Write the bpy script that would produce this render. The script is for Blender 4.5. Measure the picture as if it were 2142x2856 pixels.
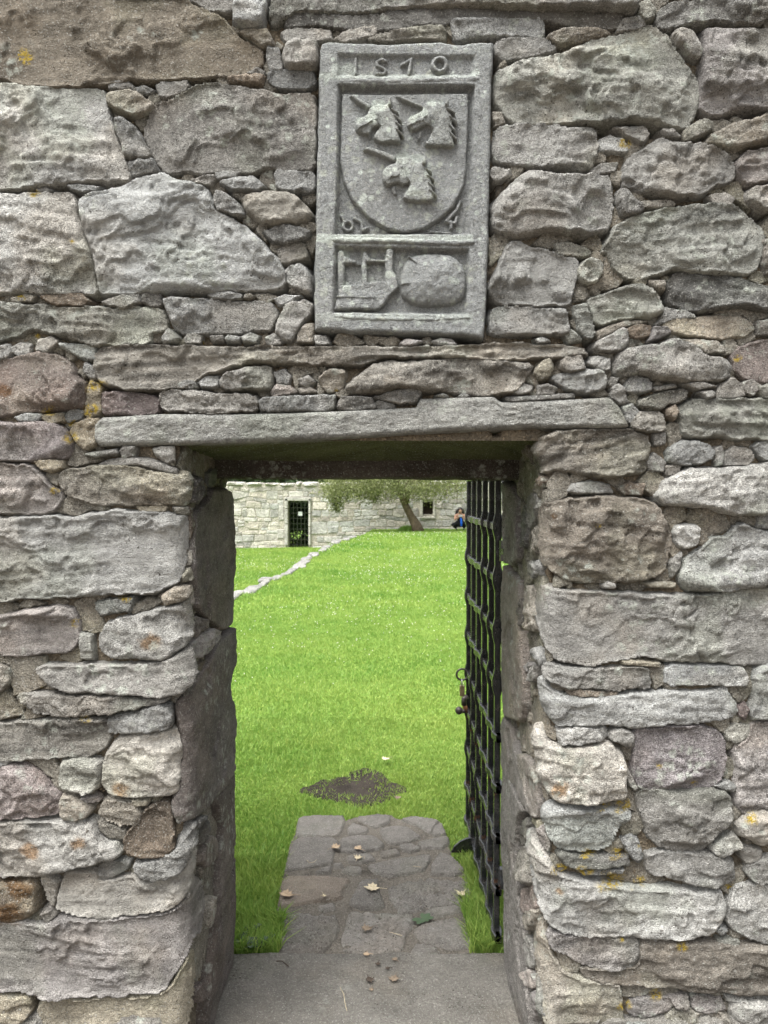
import bpy, math, random
import numpy as np

# ------------------------------------------------------------------ reset
for o in list(bpy.data.objects):
    bpy.data.objects.remove(o, do_unlink=True)
scene = bpy.context.scene
col = scene.collection
rad = math.radians

# ------------------------------------------------------------------ camera (photo pixel frame 2142 x 2856)
PW, PH, FPX = 2142.0, 2856.0, 2066.0
EYE, WD = 1.58, 1.94                       # eye height, distance to wall face
PITCH = math.atan((1428.0 - 1372.0) / FPX)  # slightly downwards
cam_d = bpy.data.cameras.new("camera")
cam = bpy.data.objects.new("camera", cam_d)
col.objects.link(cam)
cam.location = (0, -WD, EYE)
cam.rotation_euler = (math.pi / 2 - PITCH, 0, 0)
cam_d.sensor_fit = 'VERTICAL'
cam_d.sensor_height = 24.0
cam_d.lens = 24.0 * FPX / PH
cam_d.clip_start = 0.05
cam_d.clip_end = 500
cam_d.dof.use_dof = True
cam_d.dof.focus_distance = 2.1
cam_d.dof.aperture_fstop = cam_d.lens / 3.2
scene.camera = cam

# ------------------------------------------------------------------ sky, sun, exposure
SUN_EL, SUN_AZ = rad(66), rad(222)          # azimuth clockwise from +Y : behind the camera, to its left
world = bpy.data.worlds.new("World")
scene.world = world
world.use_nodes = True
wn = world.node_tree.nodes
wl = world.node_tree.links
bg = wn["Background"]
sky = wn.new("ShaderNodeTexSky")
sky.sky_type = 'NISHITA'
sky.sun_disc = False
sky.sun_elevation = SUN_EL
sky.sun_rotation = SUN_AZ
sky.dust_density = 6.0
sky.air_density = 1.0
hs = wn.new("ShaderNodeHueSaturation")
hs.inputs["Saturation"].default_value = 0.18     # overcast: the blue is washed out of the sky
wl.new(sky.outputs[0], hs.inputs["Color"])
wl.new(hs.outputs[0], bg.inputs["Color"])
bg.inputs["Strength"].default_value = 0.08
sd_ = bpy.data.lights.new("sun", 'SUN')
sd_.energy = 1.5
sd_.angle = rad(40)
sd_.color = (1.0, 0.99, 0.97)
sun = bpy.data.objects.new("sun", sd_)
col.objects.link(sun)
sun.rotation_euler = (rad(90) - SUN_EL, 0, math.pi - SUN_AZ)
sun.location = (-3, -6, 8)
scene.view_settings.view_transform = 'Standard'
scene.view_settings.look = 'None'
scene.view_settings.gamma = 1.0
scene.view_settings.use_curve_mapping = False
scene.view_settings.exposure = 2.2
scene.render.engine = 'CYCLES'
scene.cycles.max_bounces = 5

# ------------------------------------------------------------------ helpers
rng = random.Random(7)
nrg = np.random.default_rng(11)

def hash2(ix, iy, seed):
    h = (ix.astype(np.int64) * 374761393 + iy.astype(np.int64) * 668265263 + int(seed) * 982451653) & 0xFFFFFFFF
    h = ((h ^ (h >> 13)) * 1274126177) & 0xFFFFFFFF
    h = h ^ (h >> 16)
    return (h & 0xFFFFFF).astype(np.float64) / 8388607.5 - 1.0

def vn(x, y, seed=0):
    x = np.asarray(x, float); y = np.asarray(y, float)
    ix = np.floor(x); iy = np.floor(y)
    fx = x - ix; fy = y - iy
    fx = fx * fx * fx * (fx * (fx * 6 - 15) + 10); fy = fy * fy * fy * (fy * (fy * 6 - 15) + 10)
    a = hash2(ix, iy, seed); b = hash2(ix + 1, iy, seed)
    c = hash2(ix, iy + 1, seed); d = hash2(ix + 1, iy + 1, seed)
    return (a * (1 - fx) + b * fx) * (1 - fy) + (c * (1 - fx) + d * fx) * fy

def fbm(x, y, seed=0, octs=4, gain=0.5):
    s = 0.0; a = 1.0; t = 0.0
    for k in range(octs):
        s = s + a * vn(x * 2.03 ** k + 17.3 * k, y * 2.03 ** k - 9.1 * k, seed + k * 7)
        t += a; a *= gain
    return s / t

def sstep(a, b, x):
    t = np.clip((x - a) / (b - a), 0, 1)
    return t * t * (3 - 2 * t)

def poly_sd(px, py, poly):
    """signed distance, positive inside"""
    poly = np.asarray(poly, float)
    n = len(poly)
    d = np.full(px.shape, 1e9); inside = np.zeros(px.shape, bool)
    for i in range(n):
        ax, ay = poly[i]; bx, by = poly[(i + 1) % n]
        ex, ey = bx - ax, by - ay
        L = ex * ex + ey * ey + 1e-12
        t = np.clip(((px - ax) * ex + (py - ay) * ey) / L, 0, 1)
        q = (px - ax - t * ex) ** 2 + (py - ay - t * ey) ** 2
        d = np.minimum(d, q)
        c = (ay > py) != (by > py)
        if ey != 0:
            inside ^= c & (px < ex * (py - ay) / ey + ax)
    d = np.sqrt(d)
    return np.where(inside, d, -d)

def line_sd(px, py, pts, w):
    d = np.full(px.shape, 1e9)
    for (ax, ay), (bx, by) in zip(pts[:-1], pts[1:]):
        ex, ey = bx - ax, by - ay
        L = ex * ex + ey * ey + 1e-12
        t = np.clip(((px - ax) * ex + (py - ay) * ey) / L, 0, 1)
        d = np.minimum(d, (px - ax - t * ex) ** 2 + (py - ay - t * ey) ** 2)
    return w - np.sqrt(d)

def chaikin(poly, it=1, k=0.2):
    p = np.asarray(poly, float)
    for _ in range(it):
        q = np.roll(p, -1, axis=0)
        a = p * (1 - k) + q * k; b = p * k + q * (1 - k)
        p = np.empty((len(a) * 2, 2)); p[0::2] = a; p[1::2] = b
    return p

def mesh_np(name, V, F, smooth=True):
    V = np.asarray(V, np.float32); F = np.asarray(F, np.int32)
    k = F.shape[1]
    me = bpy.data.meshes.new(name)
    me.vertices.add(len(V)); me.vertices.foreach_set("co", V.ravel())
    me.loops.add(F.size); me.loops.foreach_set("vertex_index", F.ravel())
    me.polygons.add(len(F)); me.polygons.foreach_set("loop_start", np.arange(0, F.size, k, dtype=np.int32))
    me.polygons.foreach_set("use_smooth", np.full(len(F), smooth))
    me.update(calc_edges=True)
    return me

def add(name, me, mat=None, parent=None, color=None, loc=None):
    o = bpy.data.objects.new(name, me)
    col.objects.link(o)
    if mat is not None and me is not None and len(me.materials) == 0:
        me.materials.append(mat)
    if parent is not None: o.parent = parent
    if color is not None: o.color = color
    if loc is not None:                      # loc is a place in the world; parents are never rotated
        q = np.array(loc, float); a = parent
        while a is not None: q = q - np.array(a.location); a = a.parent
        o.location = tuple(q)
    return o

def tag(o, label=None, cat=None, group=None, kind=None):
    if label: o["label"] = label
    if cat: o["category"] = cat
    if group: o["group"] = group
    if kind: o["kind"] = kind
    return o

PAINT = {}           # material name -> painter of the vertex layers
NPAINT = [0]
def centred(name, V, F, mat, parent=None, color=None, smooth=True, paint=None):
    V = np.asarray(V, float)
    c = (V.min(0) + V.max(0)) / 2
    me = mesh_np(name, V - c, F, smooth)
    fn = paint or PAINT.get(mat.name)
    if fn:
        NPAINT[0] += 1
        ti, mk = fn(V, NPAINT[0] * 37, color)
        for nm, a in (("tint", ti), ("mask", mk)):
            at = me.attributes.new(nm, 'FLOAT_COLOR', 'POINT')
            q = np.ones((len(V), 4), np.float32); q[:, :3] = a
            at.data.foreach_set("color", q.ravel())
    return add(name, me, mat, parent, color, tuple(c))

class MB:
    """collects simple shapes and builds one mesh"""
    def __init__(s): s.V = []; s.F = []
    def poly(s, vs, fs):
        b = len(s.V); s.V += [tuple(v) for v in vs]; s.F += [tuple(i + b for i in f) for f in fs]
    def box(s, a, b, bev=0.0):
        x0, y0, z0 = a; x1, y1, z1 = b
        if bev <= 0:
            s.poly([(x0,y0,z0),(x1,y0,z0),(x1,y1,z0),(x0,y1,z0),(x0,y0,z1),(x1,y0,z1),(x1,y1,z1),(x0,y1,z1)],
                   [(0,3,2,1),(4,5,6,7),(0,1,5,4),(1,2,6,5),(2,3,7,6),(3,0,4,7)])
            return
        e = bev; rows = []
        for z, i in ((z0, e), (z0 + e, 0), (z1 - e, 0), (z1, e)):
            X0, X1, Y0, Y1 = x0 + i, x1 - i, y0 + i, y1 - i
            rows.append([(X0+e,Y0,z),(X1-e,Y0,z),(X1,Y0+e,z),(X1,Y1-e,z),(X1-e,Y1,z),(X0+e,Y1,z),(X0,Y1-e,z),(X0,Y0+e,z)])
        s.rings(rows)
    def rings(s, rows, caps=True):
        n = len(rows[0]); b = len(s.V)
        for r in rows: s.V += [tuple(v) for v in r]
        for j in range(len(rows) - 1):
            for i in range(n):
                k = (i + 1) % n
                s.F.append((b + j*n + i, b + j*n + k, b + (j+1)*n + k, b + (j+1)*n + i))
        if caps:
            s.F.append(tuple(b + i for i in range(n - 1, -1, -1)))
            s.F.append(tuple(b + (len(rows)-1)*n + i for i in range(n)))
    def tube(s, pts, rads, n=8, caps=True):
        pts = [np.array(p, float) for p in pts]
        if not hasattr(rads, '__len__'): rads = [rads] * len(pts)
        rows = []
        up = None
        for i, p in enumerate(pts):
            t = pts[min(i+1, len(pts)-1)] - pts[max(i-1, 0)]
            t = t / (np.linalg.norm(t) + 1e-9)
            if up is None:
                up = np.array((0,0,1.0)) if abs(t[2]) < .9 else np.array((1.0,0,0))
            a = np.cross(up, t); a /= np.linalg.norm(a) + 1e-9
            bb = np.cross(t, a); up = bb
            rows.append([p + rads[i]*(math.cos(2*math.pi*k/n)*a + math.sin(2*math.pi*k/n)*bb) for k in range(n)])
        s.rings(rows, caps)
    def ball(s, c, r, n=12, m=8, sc=(1,1,1)):
        rows = []
        for j in range(1, m):
            th = math.pi * j / m
            rows.append([(c[0]+r*sc[0]*math.sin(th)*math.cos(2*math.pi*i/n), c[1]+r*sc[1]*math.sin(th)*math.sin(2*math.pi*i/n), c[2]-r*sc[2]*math.cos(th)) for i in range(n)])
        s.rings(rows)
    def torus(s, c, R, r, axis='x', n=20, m=8, a0=0, a1=2*math.pi):
        pts = []
        for i in range(n + 1):
            a = a0 + (a1 - a0) * i / n
            if axis == 'x': pts.append((c[0], c[1] + R*math.cos(a), c[2] + R*math.sin(a)))
            else: pts.append((c[0] + R*math.cos(a), c[1], c[2] + R*math.sin(a)))
        s.tube(pts, r, m)
    def build(s, name, mat, parent=None, color=None, smooth=False):
        V = np.array(s.V, float); c = (V.min(0) + V.max(0)) / 2
        me = bpy.data.meshes.new(name)
        me.from_pydata([tuple(v) for v in V - c], [], s.F)
        if smooth: me.polygons.foreach_set("use_smooth", [True] * len(me.polygons))
        me.update()
        return add(name, me, mat, parent, color, tuple(c))

# ------------------------------------------------------------------ materials
def mat_new(name):
    m = bpy.data.materials.new(name); m.use_nodes = True
    nt = m.node_tree; b = nt.nodes["Principled BSDF"]
    b.inputs["Specular IOR Level"].default_value = 0.25
    return m, nt, b

class NT:
    def __init__(s, nt): s.nt = nt
    def n(s, t, **kw):
        nd = s.nt.nodes.new(t)
        for k, v in kw.items():
            if k in nd.inputs: nd.inputs[k].default_value = v
            else: setattr(nd, k, v)
        return nd
    def l(s, a, b): s.nt.links.new(a, b)
    def noise(s, vec, scale, detail=5, rough=0.55, dist=0.0):
        nd = s.n("ShaderNodeTexNoise", Scale=scale, Detail=detail, Roughness=rough, Distortion=dist)
        s.l(vec, nd.inputs["Vector"]); return nd.outputs["Fac"]
    def ramp(s, fac, stops):
        nd = s.n("ShaderNodeValToRGB")
        r = nd.color_ramp
        while len(r.elements) < len(stops): r.elements.new(0.5)
        for e, (p, c) in zip(r.elements, stops):
            e.position = p; e.color = (c, c, c, 1) if not hasattr(c, '__len__') else (*c, 1)
        s.l(fac, nd.inputs[0]); return nd.outputs[0]
    def mix(s, fac, a, b, mode='MIX'):
        nd = s.n("ShaderNodeMix", data_type='RGBA', blend_type=mode)
        for v, i in ((fac, 0), (a, 6), (b, 7)):
            if hasattr(v, 'links'): s.l(v, nd.inputs[i])
            elif i == 0: nd.inputs[0].default_value = v
            else: nd.inputs[i].default_value = (*v, 1)
        return nd.outputs[2]
    def math(s, op, a, b=0.0):
        nd = s.n("ShaderNodeMath", operation=op)
        for v, i in ((a, 0), (b, 1)):
            if hasattr(v, 'links'): s.l(v, nd.inputs[i])
            else: nd.inputs[i].default_value = v
        return nd.outputs[0]
    def mapping(s, vec, scale):
        nd = s.n("ShaderNodeMapping"); nd.inputs["Scale"].default_value = scale
        s.l(vec, nd.inputs["Vector"]); return nd.outputs[0]
    def bump(s, h, dist, strength=1.0, normal=None):
        nd = s.n("ShaderNodeBump"); nd.inputs["Distance"].default_value = dist; nd.inputs["Strength"].default_value = strength
        s.l(h, nd.inputs["Height"])
        if normal is not None: s.l(normal, nd.inputs["Normal"])
        return nd.outputs[0]

def obj_coords(t, rand=True):
    tc = t.n("ShaderNodeTexCoord")
    oi = t.n("ShaderNodeObjectInfo")
    if not rand: return tc.outputs["Object"], oi
    m = t.math('MULTIPLY', oi.outputs["Random"], 61.7)
    va = t.n("ShaderNodeVectorMath", operation='ADD')
    t.l(tc.outputs["Object"], va.inputs[0]); t.l(m, va.inputs[1])
    return va.outputs[0], oi

def stone_material(name, grain=1.0, scale=1.0):
    """colour comes from the object, patches / stains / lichen from painted vertex layers, grit from noise"""
    m, nt, b = mat_new(name)
    t = NT(nt)
    vec, oi = obj_coords(t)
    S = scale
    ti = t.n("ShaderNodeAttribute", attribute_name="tint"); mk = t.n("ShaderNodeAttribute", attribute_name="mask")
    sx = t.n("ShaderNodeSeparateColor"); t.l(mk.outputs["Color"], sx.inputs[0])
    c = t.mix(1.0, oi.outputs["Color"], ti.outputs["Color"], 'MULTIPLY')
    n60 = t.noise(vec, 95*S, 5, 0.72)
    gv = t.ramp(oi.outputs["Random"], [(0.0, .25), (1.0, 1.0)])
    c = t.mix(gv, c, t.mix(1.0, c, t.ramp(n60, [(0.30, 1 - .44*grain), (0.5, 1.0), (0.70, 1 + .42*grain)]), 'MULTIPLY'))
    c = t.mix(gv, c, t.mix(1.0, c, t.ramp(t.noise(vec, 380*S, 2, 0.6), [(0.3, 1 - 0.36*grain), (0.7, 1 + 0.38*grain)]), 'MULTIPLY'))
    # crusty pale lichen
    vo = t.n("ShaderNodeTexVoronoi", Scale=30*S)
    nz = t.n("ShaderNodeTexNoise", Scale=60*S, Detail=2.0); t.l(vec, nz.inputs["Vector"])
    sc = t.n("ShaderNodeVectorMath", operation='SCALE'); sc.inputs["Scale"].default_value = 0.03/S
    dv = t.n("ShaderNodeVectorMath", operation='ADD')
    t.l(nz.outputs["Color"], sc.inputs[0]); t.l(vec, dv.inputs[0]); t.l(sc.outputs[0], dv.inputs[1]); t.l(dv.outputs[0], vo.inputs["Vector"])
    lf = t.math('MULTIPLY', t.ramp(vo.outputs["Distance"], [(0.25, 1.0), (0.42, 0.0)]), sx.outputs[0])
    lf = t.math('MULTIPLY', lf, t.ramp(n60, [(0.40, 0.25), (0.58, 1.0)]))
    c = t.mix(lf, c, (0.46, 0.48, 0.42))
    # pale specks
    sp = t.ramp(t.noise(vec, 170*S, 2, 0.6), [(0.60, 0.0), (0.67, 0.65)])
    c = t.mix(sp, c, (0.46, 0.45, 0.41))
    # yellow lichen
    c = t.mix(t.math('MULTIPLY', sx.outputs[1], t.ramp(n60, [(0.44, 0.0), (0.54, 0.95)])), c, (0.42, 0.30, 0.04))
    # pits
    pv = t.n("ShaderNodeTexVoronoi", Scale=80*S); t.l(dv.outputs[0], pv.inputs["Vector"])
    pit = t.math('MULTIPLY', t.ramp(pv.outputs["Distance"], [(0.12, 1.0), (0.26, 0.0)]), sx.outputs[2])
    c = t.mix(pit, c, t.mix(1.0, c, (0.30, 0.28, 0.26), 'MULTIPLY'))
    t.l(c, b.inputs["Base Color"])
    b.inputs["Roughness"].default_value = 0.92
    b.inputs["Specular IOR Level"].default_value = 0.12
    n1 = t.bump(t.noise(vec, 75*S, 5, 0.7), 0.013/S, 1.0)
    n2 = t.bump(t.noise(vec, 300*S, 2, 0.6), 0.0034/S, 1.0, n1)
    t.l(n2, b.inputs["Normal"])
    return m

def far_stone_material(name):
    m, nt, b = mat_new(name); t = NT(nt)
    vec, oi = obj_coords(t)
    c = t.mix(1.0, oi.outputs["Color"], t.ramp(t.noise(vec, 2.2, 5, .65), [(0.3, .62), (0.5, 1.0), (0.7, 1.28)]), 'MULTIPLY')
    c = t.mix(1.0, c, t.ramp(t.noise(vec, 14, 4, .7), [(0.3, .7), (0.7, 1.3)]), 'MULTIPLY')
    t.l(c, b.inputs["Base Color"]); b.inputs["Roughness"].default_value = .95; b.inputs["Specular IOR Level"].default_value = .1
    t.l(t.bump(t.noise(vec, 16, 4, .65), .05), b.inputs["Normal"])
    return m

M_STONE = stone_material("weathered_sandstone")
M_PLAQUE = stone_material("carved_grey_stone", grain=.85, scale=1.15)
M_FLAG = stone_material("path_sandstone", grain=.55)
M_FAR = far_stone_material("pale_rubble_stone")

def mortar_material(name, ca, cb, cdark, scale=1.0):
    m, nt, b = mat_new(name); t = NT(nt)
    tc = t.n("ShaderNodeTexCoord"); vec = tc.outputs["Object"]
    c = t.mix(t.ramp(t.noise(vec, 3.5*scale, 5, 0.6), [(0.35, 0.0), (0.62, 1.0)]), ca, cb)
    c = t.mix(t.ramp(t.noise(vec, 6*scale, 6, 0.65), [(0.54, 0.0), (0.68, 0.85)]), c, cdark)
    c = t.mix(1.0, c, t.ramp(t.noise(vec, 170*scale, 5, 0.7), [(0.3, 0.5), (0.5, 1.0), (0.7, 1.5)]), 'MULTIPLY')
    vo = t.n("ShaderNodeTexVoronoi", Scale=110*scale); t.l(vec, vo.inputs["Vector"])
    peb = t.ramp(vo.outputs["Distance"], [(0.25, 1.0), (0.45, 0.0)])
    pm = t.ramp(vo.outputs["Color"], [(0.55, 0.0), (0.75, 1.0)])
    c = t.mix(t.math('MULTIPLY', peb, t.math('MULTIPLY', pm, 0.55)), c, tuple(2.1 * v for v in ca))
    t.l(c, b.inputs["Base Color"]); b.inputs["Roughness"].default_value = 0.97; b.inputs["Specular IOR Level"].default_value = 0.1
    h = t.math('ADD', t.noise(vec, 130*scale, 4, 0.7), t.math('MULTIPLY', peb, 0.35))
    t.l(t.bump(h, 0.009/scale, 1.0), b.inputs["Normal"])
    return m

M_MORTAR = mortar_material("lime_mortar", (0.19, 0.155, 0.11), (0.13, 0.112, 0.085), (0.045, 0.041, 0.036))
M_FARMORTAR = mortar_material("pale_lime_mortar", (0.42, 0.39, 0.33), (0.36, 0.335, 0.28), (0.24, 0.225, 0.19), 0.2)
M_PATHM = mortar_material("path_mortar", (0.155, 0.14, 0.118), (0.115, 0.104, 0.088), (0.05, 0.044, 0.037))

def simple_mat(name, c, rough=0.6, spec=0.3, metal=0.0, var=0.0, vs=20, bump=0.0, bs=80):
    m, nt, b = mat_new(name); t = NT(nt)
    b.inputs["Roughness"].default_value = rough; b.inputs["Specular IOR Level"].default_value = spec; b.inputs["Metallic"].default_value = metal
    tc = t.n("ShaderNodeTexCoord"); vec = tc.outputs["Object"]
    v = t.ramp(t.noise(vec, vs, 6, 0.65), [(0.3, 1 - var), (0.7, 1 + var)])
    t.l(t.mix(1.0, c, v, 'MULTIPLY'), b.inputs["Base Color"])
    if bump > 0: t.l(t.bump(t.noise(vec, bs, 5, 0.6), bump), b.inputs["Normal"])
    return m

def iron_material():
    m, nt, b = mat_new("black_painted_iron"); t = NT(nt)
    tc = t.n("ShaderNodeTexCoord"); vec = tc.outputs["Object"]
    dust = t.ramp(t.noise(vec, 25, 6, 0.7), [(0.48, 0.0), (0.75, 0.55)])
    c = t.mix(dust, (0.012, 0.013, 0.014), (0.06, 0.055, 0.048))
    rust = t.ramp(t.noise(vec, 14, 6, 0.7), [(0.60, 0.0), (0.70, 0.75)])
    c = t.mix(rust, c, (0.10, 0.045, 0.02))
    t.l(c, b.inputs["Base Color"])
    t.l(t.ramp(t.noise(vec, 40, 5, .6), [(0.3, 0.12), (0.7, 0.32)]), b.inputs["Roughness"])
    b.inputs["Specular IOR Level"].default_value = 0.8
    t.l(t.bump(t.noise(vec, 55, 4, .6), 0.002, 0.8), b.inputs["Normal"])
    return m
M_IRON = iron_material()
M_RUST = simple_mat("rusty_steel", (0.22, 0.10, 0.05), 0.75, 0.3, 0.2, 0.35, 60, 0.001)
M_BRASS = simple_mat("worn_brass", (0.23, 0.18, 0.10), 0.45, 0.5, 0.6, 0.3, 50)
M_STEEL = simple_mat("steel_shackle", (0.45, 0.45, 0.45), 0.3, 0.5, 0.9, 0.1, 40)
M_DARKIRON = simple_mat("bare_dark_iron", (0.06, 0.05, 0.045), 0.5, 0.5, 0.5, 0.4, 50, 0.001)

def leaf_material(name, ca, cb, trans=0.35, scale=2.0, rough=0.55):
    m, nt, b = mat_new(name); t = NT(nt)
    at = t.n("ShaderNodeAttribute", attribute_name="rnd")
    tc = t.n("ShaderNodeTexCoord")
    f = t.math('ADD', t.math('MULTIPLY', at.outputs["Fac"], 0.6), t.math('MULTIPLY', t.ramp(t.noise(tc.outputs["Object"], scale, 4, .6), [(0.35, 0), (0.65, 1)]), 0.4))
    c = t.mix(f, ca, cb)
    t.l(c, b.inputs["Base Color"]); b.inputs["Roughness"].default_value = rough
    b.inputs["Specular IOR Level"].default_value = 0.35
    tr = t.n("ShaderNodeBsdfTranslucent"); t.l(c, tr.inputs["Color"])
    mx = t.n("ShaderNodeMixShader"); mx.inputs[0].default_value = trans
    t.l(b.outputs[0], mx.inputs[1]); t.l(tr.outputs[0], mx.inputs[2])
    t.l(mx.outputs[0], nt.nodes["Material Output"].inputs["Surface"])
    return m
M_GRASS = leaf_material("grass_blades", (0.095, 0.235, 0.030), (0.36, 0.45, 0.11), 0.45, 0.45)
M_LEAF = leaf_material("olive_green_leaves", (0.095, 0.115, 0.045), (0.25, 0.27, 0.11), 0.35)
M_DARKLEAF = leaf_material("dark_green_leaves", (0.025, 0.05, 0.015), (0.06, 0.10, 0.03), 0.2)
M_WEED = leaf_material("weed_leaves", (0.06, 0.10, 0.05), (0.12, 0.17, 0.09), 0.3)
M_BARK = simple_mat("grey_brown_bark", (0.13, 0.10, 0.07), 0.9, 0.1, 0, 0.4, 8, 0.03, 12)

def lawn_material():
    m, nt, b = mat_new("lawn_turf"); t = NT(nt)
    tc = t.n("ShaderNodeTexCoord"); vec = tc.outputs["Object"]
    c = t.mix(t.ramp(t.noise(vec, 0.7, 6, .6), [(0.35, 0.0), (0.65, 1.0)]), (0.125, 0.26, 0.035), (0.22, 0.33, 0.06))
    c = t.mix(t.ramp(t.noise(vec, 40, 6, .7), [(0.35, 0.0), (0.7, 0.7)]), c, (0.13, 0.15, 0.05))
    t.l(c, b.inputs["Base Color"]); b.inputs["Roughness"].default_value = 0.95; b.inputs["Specular IOR Level"].default_value = 0.1
    t.l(t.bump(t.noise(vec, 60, 5, .7), 0.03), b.inputs["Normal"])
    return m
M_LAWN = lawn_material()
M_SOIL = mortar_material("bare_soil", (0.034, 0.028, 0.023), (0.046, 0.039, 0.032), (0.018, 0.015, 0.013))
M_GRAVEL = mortar_material("gravel_ground", (0.20, 0.17, 0.14), (0.16, 0.14, 0.11), (0.08, 0.07, 0.06), 0.5)

# ------------------------------------------------------------------ pixel -> place
CP, SP = math.cos(PITCH), math.sin(PITCH)
def ray(px, py):
    dx = (px - 1071.0) / FPX; dz = (1428.0 - py) / FPX
    return dx, CP + dz * SP, -SP + dz * CP
def on_wall(px, py, y=0.0):
    d = ray(px, py); k = (WD + y) / d[1]
    return d[0] * k, EYE + d[2] * k
def on_ground(px, py, z=0.0):
    d = ray(px, py); k = (z - EYE) / d[2]
    return d[0] * k, d[1] * k - WD
TILES = {'T1': (0, 0, .5425), 'T2': (0, 600, .5425), 'T3': (1240, 0, .5425), 'T4': (1240, 600, .5425),
         'T5': (0, 1240, .434), 'T6': (0, 1860, .434), 'T7': (0, 2136, .434), 'T8': (1422, 1240, .434),
         'T9': (1422, 1860, .434), 'T10': (1422, 2136, .434), 'T11': (600, 0, .5425), 'T12': (700, 900, .4822),
         'T13': (480, 1240, .2985), 'T14': (1360, 1240, .2985), 'T15': (1360, 2200, .2967),
         'P': (860, 60, .407), 'G': (600, 2100, .5063), 'W': (640, 1300, .4581), 'X': (0, 0, 1.0)}
def tpx(tile, pts):
    ox, oy, s = TILES[tile]
    return [(ox + x * s, oy + y * s) for x, y in pts]
def parse(s):
    return [tuple(float(v) for v in q.split(',')) for q in s.split()]
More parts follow.
